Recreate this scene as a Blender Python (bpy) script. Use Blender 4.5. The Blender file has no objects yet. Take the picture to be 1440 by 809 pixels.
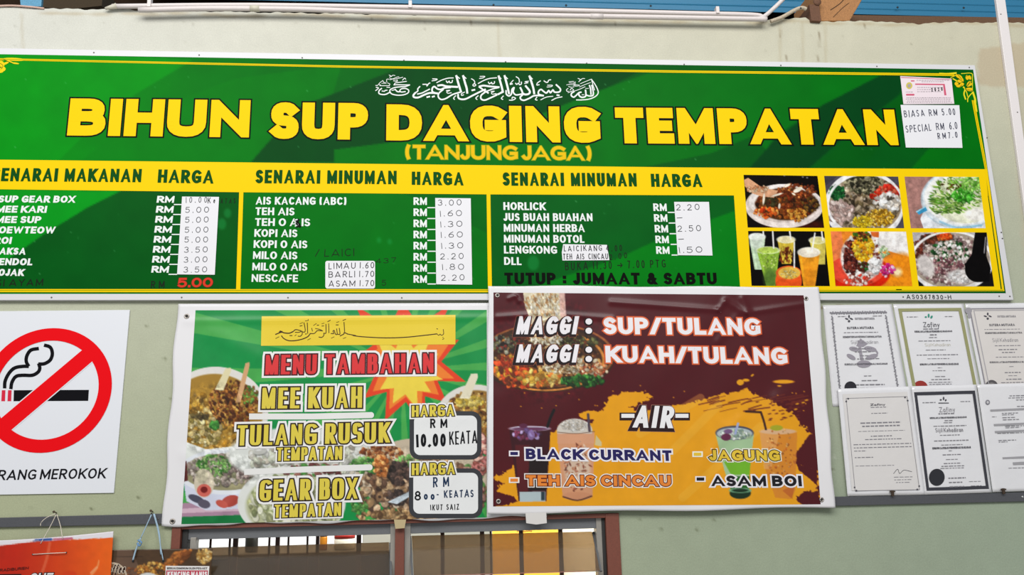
import bpy, math, random
import numpy as np
from mathutils import Matrix, Vector

# ---------------------------------------------------------------- camera
W_PX, H_PX = 1440.0, 809.0
CX, CY = W_PX / 2, H_PX / 2
VH = np.array([15000.0, 345.0])      # where the wall's level lines meet
VV = np.array([600.0, -4770.0])      # where the wall's plumb lines meet
F_PX = math.sqrt(-((VH - [CX, CY]) @ (VV - [CX, CY])))
_x = np.array([VH[0] - CX, VH[1] - CY, F_PX]); _x /= np.linalg.norm(_x)
_z = np.array([VV[0] - CX, VV[1] - CY, F_PX]); _z -= _x * (_x @ _z); _z /= np.linalg.norm(_z)
_y = np.cross(_z, _x)
ROT = np.array([_x, _y, _z])
CAM = np.array([0.0, -2.37, 1.5])
scene = bpy.context.scene
cam_data = bpy.data.cameras.new('camera')
cam_data.sensor_width = 36.0
cam_data.lens = F_PX / W_PX * 36.0
cam_data.clip_start = 0.05
cam = bpy.data.objects.new('camera', cam_data)
scene.collection.objects.link(cam)
cm = Matrix.Identity(4)
for i in range(3):
    cm[i][0] = ROT[i][0]; cm[i][1] = -ROT[i][1]; cm[i][2] = -ROT[i][2]; cm[i][3] = CAM[i]
cam.matrix_world = cm
scene.camera = cam

# ---------------------------------------------------------------- light and exposure
world = bpy.data.worlds.new('world'); scene.world = world; world.use_nodes = True
bg = world.node_tree.nodes['Background']
bg.inputs[0].default_value = (0.93, 0.97, 1.0, 1); bg.inputs[1].default_value = 0.5
def area(name, loc, target, sx, sy, power, col=(1, 1, 1)):
    l = bpy.data.lights.new(name, 'AREA'); l.shape = 'RECTANGLE'; l.size = sx; l.size_y = sy
    l.energy = power; l.color = col
    o = bpy.data.objects.new(name, l); scene.collection.objects.link(o); o.location = loc
    o.rotation_euler = (Vector(target) - Vector(loc)).to_track_quat('-Z', 'Y').to_euler()
    return o
area('daylight_from_open_front', (-0.3, -3.6, 4.3), (0.1, 0, 2.3), 5.4, 1.6, 228, (1, 0.985, 0.965))
area('stall_fill_lamp', (0.3, 0.27, 2.2), (0.3, 1.3, 1.2), 2.2, 0.2, 85)  # unseen lamp added to brighten the boards behind the louvres
area('backdrop_fill_lamp', (-0.3, 1.7, 2.6), (-0.3, 2.6, 1.5), 3.0, 0.6, 75)  # unseen lamp added to whiten the backdrop behind the window
scene.view_settings.view_transform = 'Standard'
scene.view_settings.look = 'None'
scene.view_settings.gamma = 1.0
scene.view_settings.use_curve_mapping = False
scene.view_settings.exposure = -0.08

# ---------------------------------------------------------------- helpers
COL = scene.collection
KA = 0.80                                   # albedo of a surface that reads full white

def P(px, py, off=0.0):
    """The point that lies on the plane `off` metres in front of the wall face (y = -off)."""
    px = np.asarray(px, float); py = np.asarray(py, float); off = np.asarray(off, float)
    px, py, off = np.broadcast_arrays(px, py, off)
    d = np.stack([(px - CX) / F_PX, (py - CY) / F_PX, np.ones_like(px)], -1) @ ROT.T
    t = (-off - CAM[1]) / d[..., 1]
    return CAM + d * t[..., None]

def lin(c):
    c = np.clip(np.asarray(c, float), 0, 1)
    return np.where(c <= 0.04045, c / 12.92, ((c + 0.055) / 1.055) ** 2.4)
def hx(s):
    return np.array([int(s[i:i + 2], 16) for i in (0, 2, 4)]) / 255.0

_mats = {}
def mat(name, col=None, rough=0.5, metallic=0.0, spec=0.5, bump=None, coat=0.0, attr=False, speckle=0.0):
    """procedural principled material; attr reads the printed colours stored on the mesh"""
    if name in _mats: return _mats[name]
    m = bpy.data.materials.new(name); m.use_nodes = True
    nt = m.node_tree; b = nt.nodes['Principled BSDF']
    b.inputs['Roughness'].default_value = rough; b.inputs['Metallic'].default_value = metallic
    b.inputs['Specular IOR Level'].default_value = spec
    b.inputs['Coat Weight'].default_value = coat; b.inputs['Coat Roughness'].default_value = 0.15
    if attr:
        a = nt.nodes.new('ShaderNodeAttribute'); a.attribute_name = 'print'
        src = a.outputs['Color']
    else:
        r = nt.nodes.new('ShaderNodeRGB'); r.outputs[0].default_value = (*(lin(hx(col)) * KA), 1)
        src = r.outputs[0]
    if speckle:
        tc = nt.nodes.new('ShaderNodeTexCoord'); n = nt.nodes.new('ShaderNodeTexNoise')
        n.inputs['Scale'].default_value = 260; n.inputs['Detail'].default_value = 3
        nt.links.new(tc.outputs['Object'], n.inputs['Vector'])
        mr = nt.nodes.new('ShaderNodeMapRange')
        mr.inputs['To Min'].default_value = 1 - speckle; mr.inputs['To Max'].default_value = 1 + speckle
        mr.inputs['From Min'].default_value = 0.25; mr.inputs['From Max'].default_value = 0.75
        nt.links.new(n.outputs[0], mr.inputs['Value'])
        vm = nt.nodes.new('ShaderNodeVectorMath'); vm.operation = 'SCALE'
        nt.links.new(src, vm.inputs[0]); nt.links.new(mr.outputs[0], vm.inputs['Scale'])
        src = vm.outputs[0]
    nt.links.new(src, b.inputs['Base Color'])
    if bump:
        sc, st, dist = bump
        tc = nt.nodes.new('ShaderNodeTexCoord'); n = nt.nodes.new('ShaderNodeTexNoise')
        n.inputs['Scale'].default_value = sc; n.inputs['Detail'].default_value = 5
        bp = nt.nodes.new('ShaderNodeBump'); bp.inputs['Strength'].default_value = st
        bp.inputs['Distance'].default_value = dist
        nt.links.new(tc.outputs['Object'], n.inputs['Vector'])
        nt.links.new(n.outputs[0], bp.inputs['Height']); nt.links.new(bp.outputs[0], b.inputs['Normal'])
    _mats[name] = m
    return m
def ink(hexcol, kind='board'):
    r = {'board': 0.38, 'vinyl': 0.3, 'paper': 0.7, 'pen': 0.55, 'film': .22}[kind]
    return mat(f'{kind} ink {hexcol}', hexcol, rough=r, spec={'board': .03, 'vinyl': .32, 'paper': .1, 'pen': .1, 'film': .5}[kind], bump=(26, .35, .004) if kind == 'film' else None)

def finish(name, me, m, parent=None, label=None, cat=None, group=None, kind=None, smooth=False):
    o = bpy.data.objects.new(name, me); COL.objects.link(o)
    if m is not None: me.materials.append(m)
    if parent is not None: o.parent = parent
    if smooth and len(me.polygons):
        me.polygons.foreach_set('use_smooth', np.ones(len(me.polygons), bool))
    tag(o, label, cat, group, kind)
    return o
def tag(o, label=None, cat=None, group=None, kind=None):
    if label: o['label'] = label
    if cat: o['category'] = cat
    if group: o['group'] = group
    if kind: o['kind'] = kind
    return o
def empty(name, label=None, cat=None, group=None, kind=None):
    o = bpy.data.objects.new(name, None); COL.objects.link(o); o.empty_display_size = 0.05
    return tag(o, label, cat, group, kind)
def mesh_from(name, verts, faces):
    me = bpy.data.meshes.new(name)
    verts = np.asarray(verts, float).reshape(-1, 3)
    me.from_pydata(verts.tolist(), [], [list(map(int, f)) for f in faces]); me.update()
    return me

def lerp(a, b, t): return a + (b - a) * t
def bil(q, u, v):
    """q = TL, TR, BR, BL in photo pixels"""
    q = np.asarray(q, float); u = np.asarray(u)[..., None]; v = np.asarray(v)[..., None]
    return (q[0] * (1 - u) + q[1] * u) * (1 - v) + (q[3] * (1 - u) + q[2] * u) * v

def slab(name, q, back, front, m, parent=None, bevel=0.0, **kw):
    q = np.asarray(q, float)
    v = np.concatenate([P(q[:, 0], q[:, 1], front), np.stack([P(q[:, 0], q[:, 1], front)[:, 0], np.full(len(q), -back), P(q[:, 0], q[:, 1], front)[:, 2]], -1)])
    n = len(q)
    f = [list(range(n - 1, -1, -1)), list(range(n, 2 * n))] + [[i, (i + 1) % n, n + (i + 1) % n, n + i] for i in range(n)]
    me = mesh_from(name, v, f)
    o = finish(name, me, m, parent, **kw)
    if bevel:
        b = o.modifiers.new('bevel', 'BEVEL'); b.width = bevel; b.segments = 2
    return o
def rounded(x0, y0, x1, y1, r, sh=0.0, n=6):
    pts = []
    for cx, cy, a in ((x1 - r, y0 + r, -90), (x1 - r, y1 - r, 0), (x0 + r, y1 - r, 90), (x0 + r, y0 + r, 180)):
        for k in range(n + 1):
            t = math.radians(a + 90 * k / n)
            pts.append((cx + r * math.cos(t), cy + r * math.sin(t)))
    return [(x + sh * (y - y0), y) for x, y in pts]

class Ink:
    """collects convex flat pieces (photo pixel outlines) and links them as ONE mesh on a surface"""
    def __init__(s): s.polys = []
    def add(s, pts): s.polys.append(np.asarray(pts, float)); return s
    def stroke(s, pts, w, smooth=True, taper=False, caps=0.3):
        pts = np.asarray(pts, float)
        if smooth and len(pts) > 2: pts = catmull(pts, 5)
        n = len(pts)
        for i, poly in enumerate(ribbon(pts, caps, caps, False, w, w, 1.5)): s.add(poly)
        return s
    def ellipse(s, cx, cy, rx, ry, n=24, rot=0):
        t = np.linspace(0, 2 * np.pi, n, endpoint=False)
        x = rx * np.cos(t); y = ry * np.sin(t); c, d = math.cos(rot), math.sin(rot)
        return s.add(np.stack([cx + x * c - y * d, cy + x * d + y * c], -1))
    def band(s, a, b, step=8):
        """strip between two polylines given as end points a0,a1 (top) and b0,b1 (bottom), cut in short pieces"""
        a = np.asarray(a, float); b = np.asarray(b, float)
        n = max(1, int(np.linalg.norm(a[1] - a[0]) / step)); m = max(1, int(np.linalg.norm(b[0] - a[0]) / step))
        for i in range(n):
            for j in range(m):
                q = [a[0], a[1], b[1], b[0]]
                s.add([bil(q, i / n, j / m), bil(q, (i + 1) / n, j / m), bil(q, (i + 1) / n, (j + 1) / m), bil(q, i / n, (j + 1) / m)])
        return s
    def build(s, name, m, parent, off, label=None):
        polys = [p for p in s.polys if len(p) >= 3]
        if not polys: return None
        allp = np.concatenate(polys)
        o = off(allp[:, 0], allp[:, 1]) if callable(off) else off
        cnt0 = np.array([len(p) for p in polys])
        o = o + np.repeat((np.arange(len(polys)) % 50) * 2.5e-6, cnt0)      # pieces that overlap never share a plane
        v = P(allp[:, 0], allp[:, 1], o)
        me = bpy.data.meshes.new(name)
        cnt = np.array([len(p) for p in polys]); start = np.concatenate([[0], np.cumsum(cnt)[:-1]])
        # every face turned to the viewer's side
        loops = np.arange(len(allp))
        for p, st, c in zip(polys, start, cnt):
            x, y = p[:, 0], p[:, 1]
            if (x * np.roll(y, -1) - y * np.roll(x, -1)).sum() > 0: loops[st:st + c] = loops[st:st + c][::-1]
        me.vertices.add(len(allp)); me.vertices.foreach_set('co', v.astype(np.float32).ravel())
        me.loops.add(len(allp)); me.loops.foreach_set('vertex_index', loops.astype(np.int32))
        me.polygons.add(len(polys)); me.polygons.foreach_set('loop_start', start.astype(np.int32))
        me.update(calc_edges=True); me.validate()
        return finish(name, me, m, parent, label=label)

def catmull(p, k):
    p = np.asarray(p, float); e = np.concatenate([[2 * p[0] - p[1]], p, [2 * p[-1] - p[-2]]])
    out = []
    for i in range(len(p) - 1):
        a, b, c, d = e[i:i + 4]
        for t in np.arange(k) / k:
            out.append(0.5 * (2 * b + (c - a) * t + (2 * a - 5 * b + 4 * c - d) * t * t + (3 * b - a - 3 * c + d) * t ** 3))
    out.append(p[-1])
    return np.array(out)

def ribbon(pts, e0, e1, closed, wx, wy, limit=4.0):
    """convex pieces of a stroke; widths wx (of upright strokes) and wy (of level strokes)"""
    sc = np.array([wx, wy], float); p = np.asarray(pts, float) / sc
    keep = [0] + [i for i in range(1, len(p)) if np.linalg.norm(p[i] - p[i - 1]) > 1e-6]
    p = p[keep]
    if len(p) < 2: return []
    p = p.copy(); n = len(p)
    def unit(a):
        l = np.linalg.norm(a); return a / l if l > 1e-9 else np.array([1.0, 0])
    if not closed:
        d0, d1 = unit(p[0] - p[1]), unit(p[-1] - p[-2])
        p[0] = p[0] + d0 * e0; p[-1] = p[-1] + d1 * e1
    out = []; segs = n if closed else n - 1
    ds = [unit(p[(i + 1) % n] - p[i]) for i in range(segs)]
    for i in range(segs):
        a, b, d = p[i], p[(i + 1) % n], ds[i]; q = np.array([-d[1], d[0]]) * 0.5
        k = max(1, int(np.linalg.norm((b - a) * sc) / 7))
        for j in range(k):
            s, t = a + (b - a) * j / k, a + (b - a) * (j + 1) / k
            out.append(np.array([s + q, t + q, t - q, s - q]) * sc)
    for i in range(segs if closed else segs - 1):
        d0, d1 = ds[i], ds[(i + 1) % segs]; v = p[(i + 1) % n]
        cr = d0[0] * d1[1] - d0[1] * d1[0]
        if abs(cr) < 0.02: continue
        sgn = -1 if cr > 0 else 1
        a = v + np.array([-d0[1], d0[0]]) * 0.5 * sgn; b = v + np.array([-d1[1], d1[0]]) * 0.5 * sgn
        h = unit((a + b) / 2 - v); co = max(np.dot(h, (a - v)) * 2, 1e-3)
        ml = 0.5 / co
        tip = v + h * min(ml, limit * 0.5)
        out.append(np.array([v, a, tip, b]) * sc)
    return out

def make_font(sq):
  """letter skeletons on a unit box; sq < 1 squares the bowls off (condensed poster face)"""
  def A_(cx, cy, rx, ry, a0, a1):
    n = max(2, int(abs(a1 - a0) / 18)); t = np.radians(np.linspace(a0, a1, n + 1))
    f = lambda c: math.copysign(abs(c) ** sq if abs(c) > 1e-6 else 0, c)
    return [(cx + rx * f(math.cos(k)), cy + ry * f(math.sin(k))) for k in t]
  return {
 'A': (.95, [[(0,0),(.5,1),(1,0)], [(.14,.25),(.86,.25)]]),
 'B': (.76, [[(0,0),(0,1)], [(0,1),(.5,1)]+A_(.5,.765,.42,.235,90,-90)+[(0,.53)], [(0,.53),(.5,.53)]+A_(.5,.265,.5,.265,90,-90)+[(0,0)]]),
 'C': (.78, [A_(.56,.5,.56,.5,48,312)]),
 'D': (.84, [[(0,0),(0,1)], [(0,1),(.35,1)]+A_(.35,.5,.65,.5,90,-90)+[(0,0)]]),
 'E': (.64, [[(0,0),(0,1)], [(0,1),(1,1)], [(0,.5),(.9,.5)], [(0,0),(1,0)]]),
 'F': (.62, [[(0,0),(0,1)], [(0,1),(1,1)], [(0,.48),(.85,.48)]]),
 'G': (.85, [A_(.56,.5,.56,.5,48,300)+[(1,.1),(1,.44),(.62,.44)]]),
 'H': (.80, [[(0,0),(0,1)], [(1,0),(1,1)], [(0,.5),(1,.5)]]),
 'I': (.20, [[(.5,0),(.5,1)]]),
 'J': (.52, [[(1,1),(1,.3)]+A_(.45,.3,.55,.3,0,-150)]),
 'K': (.80, [[(0,0),(0,1)], [(1,1),(.1,.42)], [(.32,.58),(1,0)]]),
 'L': (.60, [[(0,1),(0,0),(1,0)]]),
 'M': (1.0, [[(0,0),(0,1),(.5,.15),(1,1),(1,0)]]),
 'N': (.84, [[(0,0),(0,1),(1,0),(1,1)]]),
 'O': (.88, ['c'+'', A_(.5,.5,.5,.5,90,430)]),
 'P': (.72, [[(0,0),(0,1)], [(0,1),(.5,1)]+A_(.5,.73,.5,.27,90,-90)+[(0,.46)]]),
 'Q': (.88, ['c', A_(.5,.5,.5,.5,90,430), [(.6,.25),(1,0)]]),
 'R': (.76, [[(0,0),(0,1)], [(0,1),(.5,1)]+A_(.5,.74,.48,.26,90,-90)+[(0,.48)], [(.45,.48),(1,0)]]),
 'S': (.68, [A_(.5,.75,.46,.25,35,270)+A_(.5,.25,.5,.25,90,-145)[1:]]),
 'T': (.70, [[(0,1),(1,1)], [(.5,0),(.5,1)]]),
 'U': (.80, [[(0,1),(0,.36)]+A_(.5,.36,.5,.36,180,360)+[(1,1)]]),
 'V': (.90, [[(0,1),(.5,0),(1,1)]]),
 'W': (1.25, [[(0,1),(.25,0),(.5,.9),(.75,0),(1,1)]]),
 'X': (.84, [[(0,0),(1,1)], [(0,1),(1,0)]]),
 'Y': (.82, [[(0,1),(.5,.45),(1,1)], [(.5,.45),(.5,0)]]),
 'Z': (.72, [[(0,1),(1,1),(0,0),(1,0)]]),
 '0': (.66, ['c', A_(.5,.5,.5,.5,90,430)]),
 '1': (.24, [[(.5,0),(.5,1)]]),
 '2': (.62, [A_(.5,.7,.47,.3,165,-25)+[(0,0),(1,0)]]),
 '3': (.62, [A_(.45,.76,.45,.24,150,-90)+A_(.45,.26,.53,.26,90,-150)[1:]]),
 '4': (.66, [[(.75,0),(.75,1),(0,.3),(1,.3)]]),
 '5': (.62, [[(.9,1),(.12,1),(.06,.56)]+A_(.45,.33,.52,.33,125,-145)]),
 '6': (.62, [[(.85,1),(.3,.75),(.02,.4)]+A_(.5,.28,.48,.28,170,-190)]),
 '7': (.60, [[(0,1),(1,1),(.35,0)]]),
 '8': (.62, [A_(.5,.76,.4,.24,90,450), A_(.5,.27,.5,.27,90,450)]),
 '9': (.62, [A_(.5,.7,.46,.3,0,360)+[(.8,0)]]),
 '.': (.20, [[(.5,0),(.5,.04)]]), ':': (.20, [[(.5,.12),(.5,.16)], [(.5,.62),(.5,.66)]]),
 '-': (.45, [[(0,.45),(1,.45)]]), '/': (.55, [[(0,0),(1,1)]]), '_': (.7, [[(0,0),(1,0)]]),
 '(': (.36, [A_(1,.5,1,.62,125,235)]), ')': (.36, [A_(0,.5,1,.62,55,-55)]),
 '&': (.80, [[(1,0),(.28,.68)]+A_(.46,.8,.22,.2,200,-20)+[(.15,.42)]+A_(.4,.23,.38,.23,160,300)+[(.95,.45)]]),
 '>': (1.1, [[(0,.4),(1,.4)], [(.7,.65),(1,.4),(.7,.15)]]),
 'a': (.6, [A_(.45,.3,.45,.3,30,390), [(.92,.6),(.92,.1),(1,0)]]), 'c': (.5, [A_(.5,.3,.5,.3,50,310)]),
 'd': (.6, [A_(.45,.3,.45,.3,30,390), [(.92,1),(.92,0)]]), 'e': (.55, [[(.05,.3),(.95,.32)]+A_(.5,.3,.46,.3,10,310)]),
 'f': (.45, [[(1,.95),(.6,1),(.4,.8),(.35,-.2)], [(0,.58),(.9,.6)]]), 'h': (.58, [[(0,1),(0,0)], [(0,.4),(.5,.62),(.95,.45),(.95,0)]]),
 'i': (.22, [[(.5,.55),(.5,0)], [(.5,.8),(.5,.84)]]), 'j': (.3, [[(.8,.55),(.8,-.15),(.1,-.3)], [(.8,.8),(.8,.84)]]),
 'k': (.5, [[(0,1),(0,0)], [(.9,.6),(.05,.28),(1,0)]]), 'l': (.22, [[(.5,1),(.5,0)]]),
 'n': (.55, [[(0,.6),(0,0)], [(0,.4),(.5,.62),(.95,.45),(.95,0)]]), 'o': (.55, [A_(.5,.3,.5,.3,0,360)]),
 'r': (.4, [[(0,.6),(0,0)], [(0,.35),(.5,.6),(1,.58)]]), 's': (.45, [[(.95,.55),(.3,.6),(.2,.4),(.8,.25),(.7,.02),(.05,.05)]]),
 't': (.42, [[(.5,.9),(.5,.1),(1,0)], [(0,.6),(1,.6)]]), 'y': (.55, [[(0,.6),(.5,.05)], [(1,.6),(.2,-.35)]]),
  }
FONT = make_font(1.0); POSTER = make_font(.55); POSTER['M'] = (1.06, [[(0,0),(0,1),(.5,0),(1,1),(1,0)]]); SOFT = make_font(.8); SOFT['A'] = (1.0, [[(0,0),(.5,1),(1,0)], [(.14,.15),(.86,.15)]])
def clipy(poly, lo, hi):
    for s, lim in ((1, lo), (-1, hi)):
        out = []; n = len(poly)
        for i in range(n):
            a, b = poly[i], poly[(i + 1) % n]; fa, fb = s * (a[1] - lim), s * (b[1] - lim)
            if fa >= 0: out.append(a)
            if fa * fb < 0: out.append(a + (b - a) * fa / (fa - fb))
        poly = np.array(out)
        if len(poly) < 3: return None
    return poly
TRNG = random.Random(5)
def text(parent, s, p0, p1, h, wx, wy, layers, off=0.0, slant=0.0, gap=0.08, jit=0.0, name='lettering', label=None, space=0.32, h1=None, font=None):
    """lettering on a flat surface: baseline p0..p1, cap height h; layers = [(extra outline, ink, lift)]"""
    p0 = np.array(p0, float); p1 = np.array(p1, float); L = np.linalg.norm(p1 - p0); ux = (p1 - p0) / L
    h1 = h1 or h
    fixed = var = 0.0; F = font or FONT
    for c in s:
        if c == ' ': fixed += space * h
        else: fixed += wx; var += max(F[c][0] - .2, 0) * h
    ng = sum(1 for a, b in zip(s, s[1:]) if a != ' ' and b != ' ')
    while (L - fixed - gap * h * ng) < .5 * var and gap > .12: gap *= .85
    fixed += gap * h * ng
    k = max((L - fixed) / max(var, 1e-6), .05)
    glyphs = []; x = 0.0; prev = ' '
    for c in s:
        if c == ' ': x += space * h; prev = c; continue
        if prev != ' ': x += gap * h
        S = max(F[c][0] - .2, 0) * h * k
        glyphs.append((c, x, S, TRNG.uniform(-1, 1), TRNG.uniform(-1, 1))); x += S + wx; prev = c
    objs = []
    for r, m, lift in layers:
        I = Ink()
        for c, gx, S, j1, j2 in glyphs:
            rng = random.Random(ord(c) * 131 + round(gx))
            low = c.islower() or c in '()'
            closed = False
            for st in F[c][1]:
                if st == 'c': closed = True; continue
                pts = [(gx + wx / 2 + u * S, wy / 2 + v * (h - wy)) for u, v in st]
                if jit and len(st) > 5:
                    ja, jb = rng.uniform(-jit, jit) * h * .7, rng.uniform(-jit, jit) * h * .7 + j2 * jit * h * .6
                    pts = [(a + ja, b + jb) for a, b in pts]
                elif jit:
                    pts = [(a + rng.uniform(-jit, jit) * h, b + rng.uniform(-jit, jit) * h + j2 * jit * h * .6) for a, b in pts]
                cl = closed and len(st) > 6
                e = []
                for i0, i1 in ((0, 1), (-1, -2)):
                    dv = abs(st[i0][1] - st[i1][1]); du = abs(st[i0][0] - st[i1][0]) * max(S, .01) / h
                    v = st[i0][1]
                    if v in (0, 1) and dv > .3 and not jit and not low: e.append(1.3 if du > .05 else .5)
                    elif c in 'AK' and len(st) == 2 and dv < .1: e.append(0)
                    elif c == 'K' and v not in (0, 1): e.append(0)
                    else: e.append(.5 if (du + dv) > 0 else .5)
                fx = fy = 1.0
                if not jit and wx > .22 * h:
                    if c in 'AVWX': fx = .74
                    elif c in 'MNK' and len(st) > 2: fx = .88
                    if c == 'A' and len(st) == 2: fy = .62
                for poly in ribbon(pts, e[0], e[1], cl, wx * fx + 2 * r, wy * fy + 2 * r, 4.0 if not (jit or low) else 1.4):
                    if not jit and not low: poly = clipy(poly, -r, h + r)
                    if poly is None: continue
                    t = poly[:, 0] / L; hs = lerp(1, h1 / h, t)
                    bx = p0[0] + ux[0] * poly[:, 0]; by = p0[1] + ux[1] * poly[:, 0]
                    up = np.stack([(bx - VV[0]), (by - VV[1])], -1); up /= np.linalg.norm(up, axis=1)[:, None]
                    q = np.stack([bx + slant * poly[:, 1] - up[:, 0] * poly[:, 1] * hs, by - up[:, 1] * poly[:, 1] * hs], -1)
                    I.add(q)
        f = (lambda a, b, l=lift: off(a, b) + l) if callable(off) else off + lift
        objs.append(I.build(name, m, parent, f, label if r == layers[-1][0] else None))
    return objs

# ---------------------------------------------------------------- painting of printed pictures
def noise2(shape, cell, rng, octaves=3):
    h, w = shape; out = np.zeros(shape); amp = 1.0; tot = 0
    for o in range(octaves):
        gh, gw = int(h / cell) + 3, int(w / cell) + 3; g = rng.random((gh, gw))
        y = np.arange(h) / cell; x = np.arange(w) / cell
        yi = y.astype(int); xi = x.astype(int); fy = (y - yi)[:, None]; fx = (x - xi)[None]
        fy = fy * fy * (3 - 2 * fy); fx = fx * fx * (3 - 2 * fx)
        a = g[yi][:, xi]; b = g[yi][:, xi + 1]; c = g[yi + 1][:, xi]; d = g[yi + 1][:, xi + 1]
        out += amp * ((a * (1 - fx) + b * fx) * (1 - fy) + (c * (1 - fx) + d * fx) * fy); tot += amp
        amp *= .5; cell = max(cell / 2, 1)
    return out / tot
class Canvas:
    def __init__(s, x0, y0, x1, y1, col, ss=2.0, seed=1):
        s.x0, s.y0, s.ss = x0, y0, ss; s.h = int((y1 - y0) * ss) + 2; s.w = int((x1 - x0) * ss) + 2
        s.a = np.zeros((s.h, s.w, 3)); s.a[:] = np.asarray(hx(col) if isinstance(col, str) else col)
        s.rng = np.random.default_rng(seed); s.mask = None
    def _win(s, x0, y0, x1, y1):
        i0 = max(0, int((x0 - s.x0) * s.ss) - 2); i1 = min(s.w, int((x1 - s.x0) * s.ss) + 3)
        j0 = max(0, int((y0 - s.y0) * s.ss) - 2); j1 = min(s.h, int((y1 - s.y0) * s.ss) + 3)
        if i1 <= i0 or j1 <= j0: return None
        X = (np.arange(i0, i1) / s.ss + s.x0)[None]; Y = (np.arange(j0, j1) / s.ss + s.y0)[:, None]
        return slice(j0, j1), slice(i0, i1), X, Y
    def _put(s, w, m, col):
        if s.mask is not None: m = m * s.mask[w[0], w[1]]
        c = hx(col) if isinstance(col, str) else np.asarray(col)
        s.a[w[0], w[1]] = s.a[w[0], w[1]] * (1 - m[..., None]) + c * m[..., None]
    def ell(s, cx, cy, rx, ry, col, rot=0.0, alpha=1.0, soft=0.8):
        R = max(rx, ry) + soft; w = s._win(cx - R, cy - R, cx + R, cy + R)
        if w is None: return
        c, d = math.cos(rot), math.sin(rot); X, Y = w[2] - cx, w[3] - cy
        u = (X * c + Y * d) / rx; v = (-X * d + Y * c) / ry
        s._put(w, np.clip((1 - np.sqrt(u * u + v * v)) * min(rx, ry) / soft + .5, 0, 1) * alpha, col)
    def ring(s, cx, cy, rx, ry, th, col, rot=0.0, alpha=1.0):
        R = max(rx, ry) + th; w = s._win(cx - R, cy - R, cx + R, cy + R)
        if w is None: return
        c, d = math.cos(rot), math.sin(rot); X, Y = w[2] - cx, w[3] - cy
        u = (X * c + Y * d) / rx; v = (-X * d + Y * c) / ry
        s._put(w, np.clip((th / 2 - np.abs(1 - np.sqrt(u * u + v * v)) * min(rx, ry)) + .5, 0, 1) * alpha, col)
    def poly(s, pts, col, alpha=1.0, rough=0.0, cell=8, stretch=1.0):
        p = np.asarray(pts, float); w = s._win(p[:, 0].min() - rough, p[:, 1].min() - rough, p[:, 0].max() + rough, p[:, 1].max() + rough)
        if w is None: return
        X, Y = np.broadcast_arrays(w[2], w[3])
        if rough:
            X = X + (noise2(X.shape, cell * s.ss, s.rng) - .5) * 2 * rough * stretch; Y = Y + (noise2(X.shape, cell * s.ss, s.rng) - .5) * 2 * rough
        ins = np.zeros(X.shape, bool); n = len(p)
        for i in range(n):
            (ax, ay), (bx, by) = p[i], p[(i + 1) % n]
            if ay == by: continue
            c = (ay > Y) != (by > Y); ins ^= c & (X < (bx - ax) * (Y - ay) / (by - ay) + ax)
        m = ins.astype(float)
        m = (m + np.roll(m, 1, 0) + np.roll(m, 1, 1) + np.roll(np.roll(m, 1, 0), 1, 1)) / 4 if min(m.shape) > 3 else m
        s._put(w, m * alpha, col)
    def line(s, pts, wd, col, alpha=1.0):
        pts = np.asarray(pts, float)
        if len(pts) > 2: pts = catmull(pts, 4)
        w = s._win(pts[:, 0].min() - wd, pts[:, 1].min() - wd, pts[:, 0].max() + wd, pts[:, 1].max() + wd)
        if w is None: return
        X, Y = np.broadcast_arrays(w[2], w[3]); dm = np.full(X.shape, 1e9)
        for (ax, ay), (bx, by) in zip(pts[:-1], pts[1:]):
            dx, dy = bx - ax, by - ay; t = np.clip(((X - ax) * dx + (Y - ay) * dy) / (dx * dx + dy * dy + 1e-9), 0, 1)
            dm = np.minimum(dm, np.hypot(X - ax - t * dx, Y - ay - t * dy))
        s._put(w, np.clip(wd / 2 - dm + .5, 0, 1) * alpha, col)
    def scatter(s, cx, cy, rx, ry, n, cols, smin, smax, elong=1.6, alpha=.9, rot=None, ang=0.0):
        """bits of food: every bit has its own colour, a darker edge below and a small gloss"""
        n = int(n * 1.7); smax = smin * .75 + (smax - smin) * .72; smin *= .75
        for _ in range(n):
            t = s.rng.random() * 6.283; r = math.sqrt(s.rng.random()); x = rx * r * math.cos(t); y = ry * r * math.sin(t)
            c, d = math.cos(ang), math.sin(ang); z = lerp(smin, smax, s.rng.random() ** 1.5)
            col = hx(cols[int(s.rng.random() * len(cols))]) * lerp(.78, 1.18, s.rng.random())
            px, py = cx + x * c - y * d, cy + x * d + y * c; e = z * lerp(1, elong, s.rng.random())
            ro = (s.rng.random() * 3.14) if rot is None else rot + s.rng.normal() * .3
            s.ell(px + z * .2, py + z * .35, e, z, col * .45, ro, alpha * .6, soft=1.0)
            s.ell(px, py, e, z, np.clip(col, 0, 1), ro, alpha, soft=1.0)
            if z > 1.1: s.ell(px - z * .25, py - z * .3, e * .4, z * .3, np.clip(col * 1.25 + .06, 0, 1), ro, alpha * .6, soft=.8)
    def grit(s, cx, cy, rx, ry, amount=.22, cell=.9, low=.32):
        w = s._win(cx - rx, cy - ry, cx + rx, cy + ry)
        if w is None: return
        n_ = noise2((w[0].stop - w[0].start, w[1].stop - w[1].start), cell * s.ss, s.rng, 2) - .5
        n_ = n_ * .5 + (noise2(n_.shape, 5.5 * s.ss, s.rng, 3) - .5) * low / amount
        X, Y = (w[2] - cx) / rx, (w[3] - cy) / ry; m = np.clip((1 - np.sqrt(X * X + Y * Y)) * 6, 0, 1)
        s.a[w[0], w[1]] = np.clip(s.a[w[0], w[1]] * (1 + (n_ * 2 * amount * m))[..., None], 0, 1)
    def mottled(s, amount, cell):
        s.a *= (1 + (noise2((s.h, s.w), cell * s.ss, s.rng) - .5) * 2 * amount)[..., None]
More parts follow.
